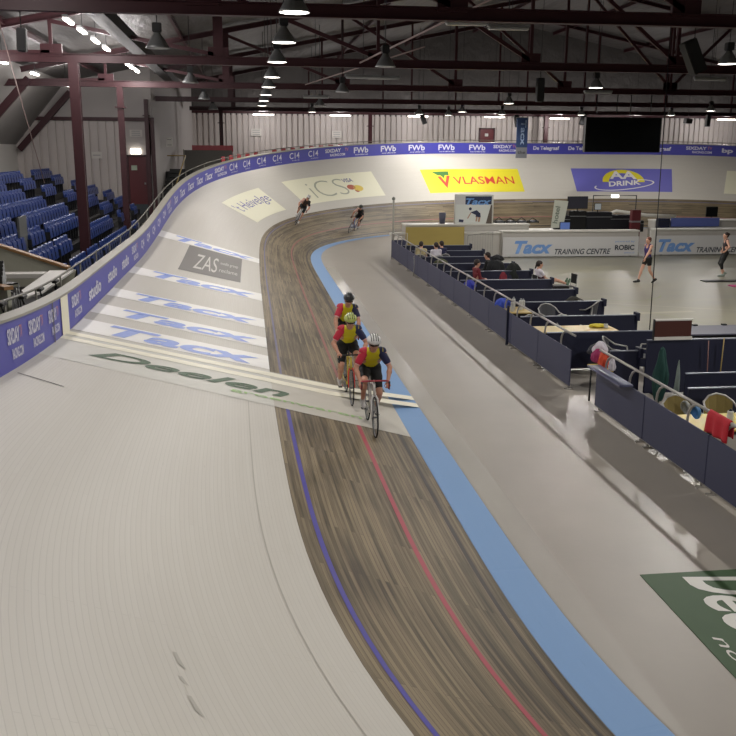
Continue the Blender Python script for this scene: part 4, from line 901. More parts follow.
# leaning banner, frame, monitors, cases
t = thing('banner_stand', 'leaning white banner with grey lettering on the counter', 'banner', (14.3, 42.0, 1.2)); bm = B()
quad(bm, [(0, 0, 0), (.6, 0, 0), (.8, 0, 1.25), (.12, 0, 1.3)]); o = obj('cloth', bm, mat('greenish_white_cloth', '#c9ccbe', .6), t); o.modifiers.new('s', 'SOLIDIFY').thickness = .02
obj('lettering', wall_text('hotel', (.3, -.02, .2), (.15, 0, 1), (-1, 0, .15), w=.8, h=.25), mat('grey_green_print', '#7f887a', .6), t)
bm = B(); tube(bm, [(.4, .05, 1.2), (.4, .5, 0)], .015, 6); obj('stand', bm, M_SFR, t)
t = thing('portal_frame', 'black rectangular tube frame with a small lamp in its top bar', 'frame', (17.1, 44, 0)); bm = B(); tube(bm, [(0, 0, 0), (0, 0, 2.62), (2.25, 0, 2.62), (2.25, 0, 0)], .035, 6); obj('tube', bm, M_BLKP, t)
bm = B(); bbox(bm, .95, 1.3, -.08, .08, 2.52, 2.66, .01); obj('lamp_head', bm, mat('glowing_sign', '#fff8ec', .5, emit=4.0), t)
def case(x, y, z, w_, d_, h, label, m=M_BLKP, cat='equipment case', tilt=0):
    t = thing('equipment_case', label, cat, (x, y, z), tilt); bm = B(); bbox(bm, -w_/2, w_/2, -d_/2, d_/2, 0, h, .02); obj('body', bm, m, t)
    bm = B(); bbox(bm, -w_/2-.01, w_/2+.01, -d_/2-.01, d_/2+.01, h*.7, h*.74, .003); obj('lid_edge', bm, M_ALU if h > .5 else M_SFR, t)
counter(13.4, 18.2, 43.2, 44.2, 1.0, 'dark-topped desk behind the Tacx Training Centre board')
M_DK = mat('dark_blue_black', '#12141c', .5)
case(16.1, 43.6, 1.0, .9, .5, .9, 'black equipment case standing tall on the desk behind the Tacx board'); case(17.2, 43.6, 1.0, 1.3, .6, .85, 'wide black equipment case below the black tube frame', M_DK); case(18.4, 43.6, 1.0, 1.2, .6, .7, 'black equipment case right of the wide one', M_DK)
case(15.3, 43.4, 1.0, .7, .5, .7, 'low black case left of the tall case', M_DK); case(19.1, 43.3, .9, .6, .6, .55, 'small black case at the right end of the desk', M_DK)
case(18.75, 42.6, .0, .45, .3, 2.0, 'dark red cabinet edge beside the gap between the counters', M_DREDD, 'cabinet')
def monitor(x, y, z, w_, h, label, m=M_BLKP, scr=None, rz=0):
    t = thing('monitor', label, 'monitor', (x, y, z), rz); bm = B(); bbox(bm, -w_/2, w_/2, -.03, .03, .12, .12+h, .01); obj('casing', bm, m, t)
    bm = B(); box(bm, -w_/2+.02, w_/2-.02, -.036, -.03, .14, .1+h); obj('display', bm, scr or M_SCR, t); bm = B(); box(bm, -.1, .1, -.08, .08, 0, .015); box(bm, -.02, .02, -.02, .02, 0, .14); obj('stand', bm, m, t)
monitor(16.0, 43.2, 1.9, 1.1, .6, 'large dark monitor tilted on the tall black case', rz=.15, scr=mat('dim_grey_display', '#3d3d48', .4)); monitor(17.0, 43.1, 1.85, .35, .32, 'small monitor showing a pale picture', scr=mat('pale_display', '#a9b0b4', .4, emit=.15))
monitor(14.95, 41.9, 1.0, .5, .36, 'small monitor with bluish picture beside the leaning banner', scr=mat('blue_display', '#5f78b8', .4, emit=.2)); monitor(22.9, 43.0, 1.5, .62, .5, 'dark monitor with pale top standing on the right high counter')
case(20.1, 42.4, 1.1, .6, .3, .5, 'dark blue box at the left end of the right high counter', M_NAVYD); bm = B(); box(bm, 20.5, 23.0, 42.35, 42.42, 1.2, 1.62); tag(obj('blue_panel', bm, mat('mid_blue_panel', '#5b68a8', .5)), 'mid-blue panel along the right high counter', 'panel')
bm = B(); tube(bm, [(17.9, 46, 1.2), (19, 45.6, 1.75), (20.5, 45.2, 1.55), (22, 45, 1.5)], .09, 8); tag(obj('white_cover', bm, M_CW), 'white padded bar curving behind the black cases', 'bar')
# row of stored track bicycles / trainers, dark, behind the low counter
for k in range(5):
    x = 11.2+k*.55; t = thing('roller_trainer', f'dark roller trainer stored on the counter right of the poster booth, {nth(k)} from the left', 'trainer', (x, 42.0, 1.45), 0, 'roller trainers on the counter')
    bm = B(); 
    for yy in (-.15, .1): 
        lathe(bm, [(0, -.2), (.05, -.2), (.05, .2), (0, .2)], 10, 'x', (0, yy, .06))
    obj('roller', bm, mat('worn_grey_metal', '#53555a', .4, .4), t); bm = B(); box(bm, -.22, -.2, -.22, .2, .0, .1); box(bm, .2, .22, -.22, .2, 0, .1); tube(bm, [(-.2, 0, .1), (0, .05, .22+.03*(k % 2)), (.2, 0, .1)], .02, 6); obj('frame', bm, M_BLKP, t)
# mats on the floor and green painted mat
bm = B(); bbox(bm, 16.9, 19.4, 31.7, 32.15, 0, .03, .01); tag(obj('exercise_mat', bm, M_BLKP), 'narrow black mat on the floor at the feet of the standing woman', 'mat')
bm = B(); bbox(bm, 17.3, 19.4, 30.4, 30.85, 0, .03, .01); tag(obj('exercise_mat', bm, mat('magenta_mat', '#b8467c', .7)), 'narrow pink mat in front of the black mat', 'mat')
t = thing('floor_banner', 'green floor banner with white Deelen lettering at the right edge', 'floor banner', (0, 0, 0)); bm = B(); box(bm, 4.33, 6.2, 3.5, 9.0, 0, .008); obj('sheet', bm, mat('green_vinyl', '#3c5636', .55, var=.1, vscale=2), t)
M_GW = mat('white_vinyl', '#dcdad2', .5)
def mtxt(tx, x, y, w, h, b=.03, sh=.25):
    bm = text_bm(tx, w, h, b, sh, 9); mapped(bm, lambda a, c: Vector((x+c, y-a, .012))); fix_up(bm); obj('lettering', bm, M_GW, t)
mtxt('D', 4.78, 8.88, .5, 1.05, .02); mtxt('eelen', 4.74, 8.42, 1.75, .72, .02); mtxt('notariaat', 4.46, 7.6, 1.7, .13, .0, .2)
# faint court lines on the sports floor
M_CL = mat('faint_yellow_green_line', '#8d9268', .4); M_CL2 = mat('faint_pale_line', '#a5a08f', .4)
def fline(pts, w_, m, nm='court_line'):
    bm = B()
    for a, b in zip(pts, pts[1:]):
        a, b = Vector((*a, .006)), Vector((*b, .006)); d = (b-a).normalized(); s = Vector((-d.y, d.x, 0))*w_/2; quad(bm, [a-s, b-s, b+s, a+s])
    fix_up(bm); return bm
struct('trim_5', fline([(12.3+1.8*math.cos(t_), 30+2.2*math.sin(t_)) for t_ in [PI*.6+k*PI/14 for k in range(18)]], .06, M_CL), M_CL)
struct('trim_6', fline([(11.5, 27), (14.2, 20)], .05, M_CL), M_CL); struct('trim_7', fline([(11, 25.5), (13.4, 25.7)], .25, M_CL2), M_CL2); struct('trim_8', fline([(10.5, 27.8), (18, 24.2)], .08, M_CL2), M_CL2)

# ------------------------------------------------------------------ bodies grown as one smooth surface
def sdf_mesh(prims, res=.012):
    P = []
    for p in prims:
        q = dict(p); q['a'] = np.array(p['a'], float); q['b'] = np.array(p.get('b', p['a']), float); q.setdefault('rb', q['r']); q.setdefault('k', .02); P.append(q)
    def ext(q):
        if 'e' in q: m = max(q['e']); return q['a']-m, q['a']+m
        m = max(q['r'], q['rb']); return np.minimum(q['a'], q['b'])-m, np.maximum(q['a'], q['b'])+m
    lo = np.min([ext(q)[0] for q in P], 0)-3*res; hi = np.max([ext(q)[1] for q in P], 0)+3*res
    n = np.ceil((hi-lo)/res).astype(int)+1; Fd = np.full(n, .2)
    for q in P:
        e0, e1 = ext(q); mg = q['k']+2.5*res
        i0 = np.maximum(((e0-mg-lo)/res).astype(int), 0); i1 = np.minimum(((e1+mg-lo)/res).astype(int)+2, n)
        sl = tuple(slice(a, b) for a, b in zip(i0, i1))
        G = np.stack(np.meshgrid(*[lo[j]+res*np.arange(i0[j], i1[j]) for j in range(3)], indexing='ij'), -1)
        if 'e' in q:
            e = np.array(q['e']); R = q.get('R'); X = G-q['a']
            if R is not None: X = X @ np.array(R)
            k0 = np.linalg.norm(X/e, axis=-1)+1e-9; k1 = np.linalg.norm(X/e**2, axis=-1)+1e-9; d = k0*(k0-1)/k1
        else:
            ab = q['b']-q['a']; L = ab@ab+1e-12; X = G-q['a']; t = np.clip((X@ab)/L, 0, 1)
            fl = q.get('flat')
            D = X-t[..., None]*ab
            if fl is not None: ax = np.array(fl[0]); D = D+(fl[1]-1)*(D@ax)[..., None]*ax
            d = np.linalg.norm(D, axis=-1)-(q['r']+(q['rb']-q['r'])*t)
        A = Fd[sl]; k = q['k']; h = np.maximum(k-np.abs(A-d), 0)/k; Fd[sl] = np.minimum(A, d)-h*h*k*.25
    ins = Fd < 0; acc = np.zeros((n.prod(), 3)); cnt = np.zeros(n.prod()); st = np.array([n[1]*n[2], n[2], 1]); quads = []
    for ax in range(3):
        a = [slice(0, -1) if j == ax else slice(1, -1) for j in range(3)]; b = [slice(1, None) if j == ax else slice(1, -1) for j in range(3)]
        cr = ins[tuple(a)] != ins[tuple(b)]; ii = np.argwhere(cr)
        for j in range(3):
            if j != ax: ii[:, j] += 1
        if not len(ii): continue
        ia = ii@st; fa = Fd.ravel()[ia]; fb = Fd.ravel()[ia+st[ax]]; t = fa/(fa-fb); p = lo+res*ii; p[:, ax] += res*t
        o1, o2 = [j for j in range(3) if j != ax]; cells = [ia, ia-st[o1], ia-st[o1]-st[o2], ia-st[o2]]
        for c in cells: np.add.at(acc, c, p); np.add.at(cnt, c, 1)
        Q = np.stack(cells, 1); inside = fa < 0; fl = inside if ax != 1 else ~inside
        Q[~fl] = Q[~fl][:, ::-1]; quads.append(Q)
    Q = np.concatenate(quads); ids, inv = np.unique(Q, return_inverse=True); V = acc[ids]/cnt[ids][:, None]
    return V, inv.reshape(Q.shape)
def sdf_obj(name, prims, mats, parent, res=.012, cls=None, label=None):
    V, Fq = sdf_mesh(prims, res); me = bpy.data.meshes.new(name)
    me.vertices.add(len(V)); me.vertices.foreach_set('co', V.ravel()); me.loops.add(Fq.size); me.loops.foreach_set('vertex_index', Fq.ravel().astype(np.int32))
    me.polygons.add(len(Fq)); me.polygons.foreach_set('loop_start', np.arange(0, Fq.size, 4, dtype=np.int32)); me.polygons.foreach_set('loop_total', np.full(len(Fq), 4, dtype=np.int32))
    me.update(calc_edges=True); me.validate()
    mats = mats if isinstance(mats, list) else [mats]
    for m in mats: me.materials.append(m)
    if cls is not None: C = V[Fq].mean(1); me.polygons.foreach_set('material_index', cls(C).astype(np.int32))
    me.polygons.foreach_set('use_smooth', np.ones(len(Fq), bool))
    o = bpy.data.objects.new(name, me); COL.objects.link(o); o.parent = parent
    if label: o['label'] = label
    return o
def A(v): return np.array(v, float)
def nrm(v): v = A(v); return v/np.linalg.norm(v)
def ik(a, c, l1, l2, pole):
    a, c = A(a), A(c); d = c-a; L = min(np.linalg.norm(d), (l1+l2)*.998); d = d/np.linalg.norm(d); c = a+d*L
    x = (l1*l1-l2*l2+L*L)/(2*L); h = math.sqrt(max(0, l1*l1-x*x)); p = A(pole); p = nrm(p-d*(p@d)); return a+d*x+p*h, c
def hand(w, f, c, l, fing, thumb_side=1, sc=1.0):
    """wrist w, pointing direction f, curl direction c (palm side), lateral l towards the thumb; fing = curl amount 0..1"""
    w, f, c, l = A(w), nrm(f), nrm(c), nrm(l); P = [dict(a=w, b=w+f*.075*sc, r=.026*sc, rb=.030*sc, k=.015), dict(a=w+f*.03*sc+l*.018, b=w+f*.08*sc+l*.022, r=.018*sc, k=.012), dict(a=w+f*.03*sc-l*.018, b=w+f*.075*sc-l*.026, r=.016*sc, k=.012)]
    for i, (off, ln) in enumerate([(.027, .07), (.009, .078), (-.010, .072), (-.028, .056)]):
        b0 = w+f*.08*sc+l*off*sc; a1 = fing*.9; d1 = f*math.cos(a1)+c*math.sin(a1); a2 = a1+fing*1.3; d2 = f*math.cos(a2)+c*math.sin(a2); a3 = a2+fing*.8; d3 = f*math.cos(a3)+c*math.sin(a3)
        p1 = b0+d1*ln*.45*sc; p2 = p1+d2*ln*.32*sc; p3 = p2+d3*ln*.26*sc
        P += [dict(a=b0, b=p1, r=.0095*sc, rb=.009*sc, k=.004), dict(a=p1, b=p2, r=.009*sc, rb=.008*sc, k=.003), dict(a=p2, b=p3, r=.008*sc, rb=.007*sc, k=.003)]
    t0 = w+f*.025*sc+l*.022*sc; t1 = t0+(f*.6+l*.65+c*.3)*.035*sc; t2 = t1+(f*.75+l*.1+c*.65)*.03*sc
    P += [dict(a=t0, b=t1, r=.013*sc, rb=.011*sc, k=.008), dict(a=t1, b=t2, r=.0105*sc, rb=.009*sc, k=.004)]
    return P
def rotm(f, u):
    f = nrm(f); l = nrm(np.cross(u, f)); u2 = np.cross(f, l); return np.stack([f, l, u2], 1)
def head_prims(c, f, u):
    R = rotm(f, u); p = lambda x, y, z: A(c)+R@A((x, y, z))
    P = [dict(a=p(-.01, 0, .035), e=(.098, .076, .088), R=R, k=.03, r=.1), dict(a=p(.03, 0, -.03), e=(.065, .058, .085), R=R, k=.03, r=.1), dict(a=p(.055, 0, -.095), b=p(.05, 0, -.09), r=.028, k=.03),
         dict(a=p(.085, 0, .015), b=p(.112, 0, -.025), r=.009, rb=.014, k=.012), dict(a=p(.085, .03, .03), b=p(.085, -.03, .03), r=.012, k=.012),
         dict(a=p(.084, .02, -.058), b=p(.084, -.02, -.058), r=.010, k=.008), dict(a=p(.07, .035, -.02), r=.024, k=.02), dict(a=p(.07, -.035, -.02), r=.024, k=.02)]
    for s in (1, -1): P.append(dict(a=p(-.005, .078*s, -.005), e=(.02, .008, .032), R=R, k=.006, r=.03))
    return P, R, p
def body_prims(J, grip=.9, hands=True):
    P = []; hp, ch = A(J['hip']), A(J['chest']); sp = nrm(ch-hp); lat = nrm(A(J['shL'])-A(J['shR'])); fr = nrm(np.cross(lat, sp))
    if fr@A(J['face']) < 0: fr = -fr
    tw = J.get('tw', 1.0); fl = (fr, 1.45)
    hl = nrm(A(J['hipL'])-A(J['hipR']))
    P += [dict(a=hp-hl*.075, b=hp+hl*.075, r=.105*tw, k=.04, flat=(fr, 1.15)), dict(a=hp+sp*.15-lat*.05, b=hp+sp*.15+lat*.05, r=.10*tw, k=.05, flat=fl),
          dict(a=hp+(ch-hp)*.65-lat*.07, b=hp+(ch-hp)*.65+lat*.07, r=.115*tw, k=.06, flat=fl), dict(a=ch-lat*.085-sp*.03, b=ch+lat*.085-sp*.03, r=.115*tw, k=.05, flat=fl),
          dict(a=A(J['shR']), b=A(J['shL']), r=.062*tw, k=.05), dict(a=ch+sp*.05, b=A(J['neck']), r=.06, rb=.05, k=.04), dict(a=A(J['neck']), b=A(J['head'])-A((0, 0, .04)), r=.052, rb=.052, k=.03)]
    for s in 'LR':
        sh, el, wr = A(J['sh'+s]), A(J['el'+s]), A(J['wr'+s])
        P += [dict(a=sh, b=sh+(el-sh)*.35, r=.055*tw, rb=.047*tw, k=.03), dict(a=sh+(el-sh)*.35, b=el, r=.047*tw, rb=.038, k=.03), dict(a=el, b=el+(wr-el)*.3, r=.038, rb=.041, k=.02), dict(a=el+(wr-el)*.3, b=wr, r=.041, rb=.025, k=.02)]
        if hands and 'hd'+s in J: P += hand(wr, *J['hd'+s], grip)
        h, kn, an = A(J['hip'+s]), A(J['kn'+s]), A(J['an'+s])
        back = -fr
        P += [dict(a=h, b=h+(kn-h)*.35, r=.098*tw, rb=.086*tw, k=.04), dict(a=h+(kn-h)*.35, b=kn, r=.086*tw, rb=.052, k=.03), dict(a=kn, b=kn+(an-kn)*.3, r=.050, rb=.053, k=.02), dict(a=kn+(an-kn)*.3, b=an, r=.053, rb=.032, k=.02)]
        td = nrm(J['toe'+s]); up_ = nrm(np.cross(np.cross(td, an-kn), td)); hl_ = an-A(td)*.045
        P += [dict(a=an-td*.04+nrm(an-kn)*.045, b=an+td*.09+nrm(an-kn)*.055, r=.034, rb=.03, k=.02), dict(a=an+td*.09+nrm(an-kn)*.055, b=an+td*.16+nrm(an-kn)*.06, r=.03, rb=.022, k=.02)]
    hpz, R, p = head_prims(J['head'], J['look'], J.get('headup', (0, 0, 1))); P += hpz
    return P, fr, sp, lat, R, p
def shoes(J, m, parent, sole):
    for s in 'LR':
        kn, an = A(J['kn'+s]), A(J['an'+s]); td = nrm(J['toe'+s]); dn = nrm(an-kn)
        sdf_obj('shoe', [dict(a=an-td*.045+dn*.045, b=an+td*.1+dn*.062, r=.045, rb=.038, k=.02), dict(a=an+td*.1+dn*.062, b=an+td*.175+dn*.066, r=.038, rb=.026, k=.02), dict(a=an+dn*.0, b=an+dn*.04, r=.042, k=.02)], m, parent, .009)
M_SKIN = mat('skin', '#c08d74', .5, var=.04); M_SKIN2 = mat('lighter_skin', '#c99a82', .5, var=.04); M_BLC = mat('black_lycra', '#0a0b0c', .7); M_YEL = mat('yellow_jersey_cloth', '#d4c714', .6); M_REDC = mat('red_jersey_cloth', '#c02840', .6)
M_NVC = mat('navy_jersey_cloth', '#161a44', .6); M_WHS = mat('white_shoe', '#cfcdca', .4); M_BLS = mat('black_shoe', '#1a1a1c', .5); M_HAIRD = mat('dark_brown_hair', '#2a1d17', .6, var=.3, vscale=40); M_HAIRR = mat('reddish_brown_hair', '#5e3526', .6, var=.3, vscale=40)
M_EYE = mat('dark_eye', '#17120f', .3); M_CUFF = mat('pink_white_cuff', '#d9a9a4', .6)
def eyes(p, parent):
    for s in (1, -1):
        bm = B(); bmesh.ops.create_uvsphere(bm, u_segments=10, v_segments=8, radius=.011)
        for v in bm.verts: v.co = v.co+Vector(p(.082, .032*s, .008))
        obj('eye', bm, M_EYE, parent, True)
    bm = B(); tube(bm, [p(.094, .022, -.062), p(.097, 0, -.06), p(.094, -.022, -.062)], .004, 6); obj('mouth', bm, mat('lip', '#9a5a50', .5), parent)
def hair_obj(R, c, parent, m, bun=False, long=False, res=.012):
    p = lambda x, y, z: A(c)+R@A((x, y, z)); P = [dict(a=p(-.02, 0, .045), e=(.102, .086, .092), R=R, k=.03, r=.1), dict(a=p(-.05, 0, -.0), e=(.07, .08, .08), R=R, k=.03, r=.1)]
    if bun: P += [dict(a=p(-.11, 0, .07), b=p(-.13, 0, .05), r=.035, k=.02)]
    if long: P += [dict(a=p(-.1, 0, .03), b=p(-.13, 0, -.14), r=.035, rb=.02, k=.03)]
    sdf_obj('hair', P, m, parent, res)

# ------------------------------------------------------------------ bicycles (local: forward +x, up +z)
def bicycle(t, frame_c, tape_c, fork_c, rimc='#8d8f90', crank=60, res=1):
    mf, mt, mk = mat('frame_'+frame_c[1:], frame_c, .3, coat=.4), mat('tape_'+tape_c[1:], tape_c, .6), mat('fork_'+fork_c[1:], fork_c, .3, coat=.3)
    tyre, rim, met = mat('tyre_rubber', '#1c1c1d', .7), mat('rim_'+rimc[1:], rimc, .35, .4), mat('bike_metal', '#6e7073', .3, .8)
    head_t, head_b, bb, st = (.42, 0, .86), (.47, 0, .68), (.0, 0, .27), (-.2, 0, .8); ax_r = (-.41, 0, .335)
    bm = B(); tube(bm, [head_t, head_b], .022, 10); tube(bm, [(.425, 0, .83), (-.19, 0, .78)], .016, 10); tube(bm, [(.465, 0, .7), bb], .021, 10); tube(bm, [bb, st], .016, 10)
    for s in (1, -1): tube(bm, [bb, (-.2, .05*s, .29), (-.41, .06*s, .335)], .011, 8); tube(bm, [st, (-.3, .05*s, .57), (-.41, .06*s, .335)], .009, 8)
    tube(bm, [(0, -.04, .27), (0, .04, .27)], .024, 10); obj('frame', bm, mf, t)
    for s in (0,): pass
    bm = B()
    for s in (1, -1): tube(bm, [(.473, .02*s, .67), (.5, .05*s, .62), (.54, .055*s, .45), (.59, .055*s, .335)], [.014, .014, .012, .009], 8)
    obj('fork', bm, mk, t)
    for cx in (.59, -.41):
        bm = B(); R = .335; n = 48; tube(bm, [(cx+(R-.012)*math.cos(a), 0, .335+(R-.012)*math.sin(a)) for a in [2*PI*k/n for k in range(n)]], .0125, 8, True); wh = obj('wheel', bm, tyre, t)
        bm = B(); tube(bm, [(cx+(R-.035)*math.cos(a), 0, .335+(R-.035)*math.sin(a)) for a in [2*PI*k/n for k in range(n)]], .011, 6, True); obj('rim', bm, rim, wh)
        bm = B()
        for k in range(20):
            a = 2*PI*k/20; sy = .03 if k % 2 else -.03; tube(bm, [(cx+.015*math.cos(a+.5), sy, .335+.015*math.sin(a+.5)), (cx+(R-.04)*math.cos(a), 0, .335+(R-.04)*math.sin(a))], .0018, 4, cap=False)
        obj('spokes', bm, met, wh); bm = B(); tube(bm, [(cx, -.045, .335), (cx, .045, .335)], .018, 8); obj('hub', bm, met, wh)
    bm = B(); tube(bm, [(-.2, 0, .8), (-.225, 0, .93)], .013, 8); obj('seat_post', bm, met, t)
    bm = B(); g = []
    for i in range(9):
        x = -.35+.28*i/8; w_ = .07*(1-i/8)**.8+.018; g.append([bm.verts.new((x, w_*math.cos(a), .95+.022*math.sin(a)-(.01 if 2 < i < 6 else 0))) for a in [2*PI*k/10 for k in range(10)]])
    for a, b in zip(g, g[1:]):
        for k in range(10): bm.faces.new((a[k], a[(k+1) % 10], b[(k+1) % 10], b[k]))
    bm.faces.new(g[0]); bm.faces.new(g[-1][::-1]); obj('saddle', bm, mat('black_plastic', '#131314', .5), t, True)
    bm = B(); tube(bm, [(.415, 0, .87), (.41, 0, .9), (.5, 0, .92)], .016, 8); obj('stem', bm, mat('white_strip', '#d6d3cb', .5), t)
    bm = B(); tube(bm, [(.5, -.1, .92), (.5, .1, .92)], .014, 8)
    for s in (1, -1): tube(bm, [(.5, .1*s, .92), (.505, .2*s, .92), (.54, .215*s, .92), (.585, .22*s, .9), (.595, .222*s, .85), (.565, .224*s, .805), (.52, .225*s, .8), (.46, .225*s, .805)], .0155, 8)
    obj('handlebar', bm, mt, t)
    for s in (1, -1): bm = B(); tube(bm, [(.57, .222*s, .91), (.625, .222*s, .93), (.635, .222*s, .87), (.61, .222*s, .8)], [.018, .016, .008, .006], 6); obj('brake_lever', bm, M_BLKP, t)
    a = math.radians(crank); cs = []
    for s in (1, -1):
        e = (.17*math.cos(a)*s, -.075*s, .27+.17*math.sin(a)*s); cs.append(e)
        bm = B(); tube(bm, [(0, -.065*s, .27), e], .011, 6); cr = obj('crank', bm, met, t); bm = B(); bbox(bm, e[0]-.045, e[0]+.045, e[1]-.06*s-.035, e[1]-.06*s+.035, e[2]-.008, e[2]+.008, .003); obj('pedal', bm, M_BLKP, cr)
    bm = B(); lathe(bm, [(.07, 0), (.1, .002), (.1, -.002), (.07, 0)], 28, 'y', (0, -.055, .27)); tube(bm, [(0, -.055, .37), (-.41, -.055, .375)], .005, 4); tube(bm, [(0, -.055, .17), (-.41, -.055, .295)], .005, 4); obj('chainring', bm, met, t)
    return cs

def rider_joints(cs, hz=.0, drop=True, up=0.0):
    J = {}; J['hip'] = (-.17, 0, .99); J['chest'] = (.17-up*.8, 0, 1.30+up*.5); J['neck'] = (.27-up, 0, 1.39+up*.6); J['head'] = (.37-up*1.0, 0, 1.50+up*.7); J['face'] = (1, 0, -.2); J['look'] = (1, 0, -.22)
    for s, sg in (('L', 1), ('R', -1)):
        J['sh'+s] = (.23-up, .158*sg, 1.35+up*.6); J['hip'+s] = (-.15, .09*sg, .97)
        w_ = A((.555, .222*sg, .93)) if not drop else A((.50, .222*sg, .835))
        tgt = w_-A((.075, 0, -.015)) if not drop else w_-A((.06, 0, -.045))
        el, wr = ik(J['sh'+s], tgt, .30, .27, (-.2, .55*sg, -.6)); J['el'+s], J['wr'+s] = el, wr
        J['hd'+s] = (nrm(w_+A((.03, 0, .0))-wr), A((0, 0, -1)) if not drop else A((-.2, -.5*sg, -.8)), A((0, -sg, .15)))
    for s, sg, e in (('R', -1, cs[0]), ('L', 1, cs[1])):
        ft = A((e[0]-.10, e[1]+.06*sg, e[2]+.125)); kn, an = ik(J['hip'+s], ft, .43, .43, (1, .08*sg, .3)); J['kn'+s], J['an'+s] = kn, an; J['toe'+s] = (1, 0, -.25)
    return J
def place_on_track(o, s, u, lean=.0, yaw=0.0):
    p = TP(s, u, 0.0); x, y, th, b = frame(s); fwd = Vector((-math.sin(th), -math.cos(th), 0)); q = Matrix.Rotation(yaw, 3, 'Z'); fwd = q @ fwd
    nrm_ = Vector((math.cos(th)*math.sin(lean), -math.sin(th)*math.sin(lean), math.cos(lean)))
    l = nrm_.cross(fwd).normalized(); u_ = fwd.cross(l)
    m = Matrix(((fwd.x, l.x, u_.x, p.x), (fwd.y, l.y, u_.y, p.y), (fwd.z, l.z, u_.z, p.z), (0, 0, 0, 1))); o.matrix_world = m
    return m
def cyclist(s, u, lean, label, blabel, bike_c, jersey, shorts=M_BLC, helmet='#d8d6d2', drop=True, crank=60, up=0.0, res=.011, yaw=0, shoe=None, bare=False, head_turn=0, glove=None):
    bt = thing('racing_bicycle', blabel, 'bicycle'); cs = bicycle(bt, *bike_c, crank=crank); m = place_on_track(bt, s, u, lean, yaw)
    t = thing('cyclist', label, 'person'); t.matrix_world = m
    J = rider_joints(cs, drop=drop, up=up); J['look'] = (1, head_turn, -.22)
    P, fr, sp, lat, R, hp = body_prims(J, .95); sdf_obj('body', P, M_SKIN, t, res); eyes(hp, t)
    # jersey: torso shell, coloured by position; sleeves of their own
    hip, ch = A(J['hip']), A(J['chest']); L = np.linalg.norm(ch-hip); tor = []
    for a0 in (.28, .62): tor.append(dict(a=hip+(ch-hip)*a0-lat*.05, b=hip+(ch-hip)*a0+lat*.05, r=.112, k=.06, flat=(fr, 1.3)))
    tor += [dict(a=ch-lat*.075-sp*.03, b=ch+lat*.075-sp*.03, r=.116, k=.05, flat=(fr, 1.3)), dict(a=A(J['shR']), b=A(J['shL']), r=.069, k=.05), dict(a=ch+sp*.06, b=A(J['neck'])-sp*.01, r=.068, rb=.06, k=.03)]
    main, r_, l_, low = jersey
    def cls(C):
        X = C-hip; a = X@sp/L; q = X@lat; lt = np.abs(q); f_ = X@fr; out = np.zeros(len(C), int)
        out[a < .24+2.0*lt] = 1
        side = (lt > .105) & (a > .62)
        top = (C[:, 2] > A(J['shL'])[2]+.035) & (lt < .16)
        out[side & ~top & (q < 0)] = 2; out[side & ~top & (q > 0)] = 3; out[a > .95] = np.where(lt[a > .95] > .16, out[a > .95], 0)
        return out
    sdf_obj('jersey', tor, [main, low, r_, l_], t, res, cls)
    for sd, mm in (('R', r_), ('L', l_)):
        sh, el = A(J['sh'+sd]), A(J['el'+sd]); e2 = sh+(el-sh)*.62
        sdf_obj('sleeve', [dict(a=sh-lat*(.03 if sd == 'L' else -.03)+A((0, 0, .004)), b=e2, r=.073, rb=.06, k=.02)], mm, t, res); sdf_obj('cuff', [dict(a=e2, b=e2+(el-sh)*.07, r=.056, rb=.052, k=.02)], M_CUFF, t, res)
    sh_p = [dict(a=hip-lat*.075, b=hip+lat*.075, r=.116, k=.04), dict(a=hip+sp*.12-lat*.05, b=hip+sp*.12+lat*.05, r=.115, k=.05, flat=(fr, 1.3))]
    for sd in 'LR': h, kn = A(J['hip'+sd]), A(J['kn'+sd]); sh_p += [dict(a=h, b=h+(kn-h)*.35, r=.108, rb=.095, k=.04), dict(a=h+(kn-h)*.35, b=h+(kn-h)*.72, r=.095, rb=.073, k=.03)]
    sdf_obj('shorts', sh_p, shorts, t, res); shoes(J, shoe or M_WHS, t, None)
    # helmet with ribs
    hm = mat('helmet_'+helmet[1:], helmet, .3, coat=.3); bm = helmet_bm(.118); RR = Matrix(R.tolist()); c = Vector(hp(-.012, 0, .05))
    for v in bm.verts: v.co = RR @ v.co + c
    ho = obj('helmet', bm, hm, t, True); ho.modifiers.new('s', 'SOLIDIFY').thickness = .012
    for i, yy in enumerate((-.055, -.02, .02, .055)):
        bm = B(); pts = [c+RR@Vector((.118*1.26*math.cos(a), yy, .118*1.01*math.sin(a)*math.sqrt(max(.1, 1-(yy/.118)**2)))) for a in [.5+k*.22 for k in range(8)]]
        tube(bm, pts, .007, 6); obj('vent', bm, M_BLKP, ho)
    bm = B(); tube(bm, [Vector(hp(.06, .075, .0)), Vector(hp(.0, .07, -.07)), Vector(hp(.03, 0, -.12)), Vector(hp(.0, -.07, -.07)), Vector(hp(.06, -.075, .0))], .005, 5); obj('chin_strap', bm, M_BLKP, ho)
    bm = B(); tube(bm, [Vector(hp(.06, .07, .012)), Vector(hp(.102, .04, .012)), Vector(hp(.11, 0, .014)), Vector(hp(.102, -.04, .012)), Vector(hp(.06, -.07, .012))], .013, 6); obj('glasses', bm, mat('smoked_lens', '#2b2524', .2), t)
    return t
TEAM = (M_YEL, M_REDC, M_NVC, M_BLC)
cyclist(14.45, .70, .0, 'cyclist leading the group, white helmet, yellow red and navy jersey, hands on low bars', 'white racing bicycle with red bar tape, ridden at the front of the group', ('#d5d2cc', '#a8404a', '#dcdad6'), TEAM, helmet='#dddbd8', crank=35, drop=True)
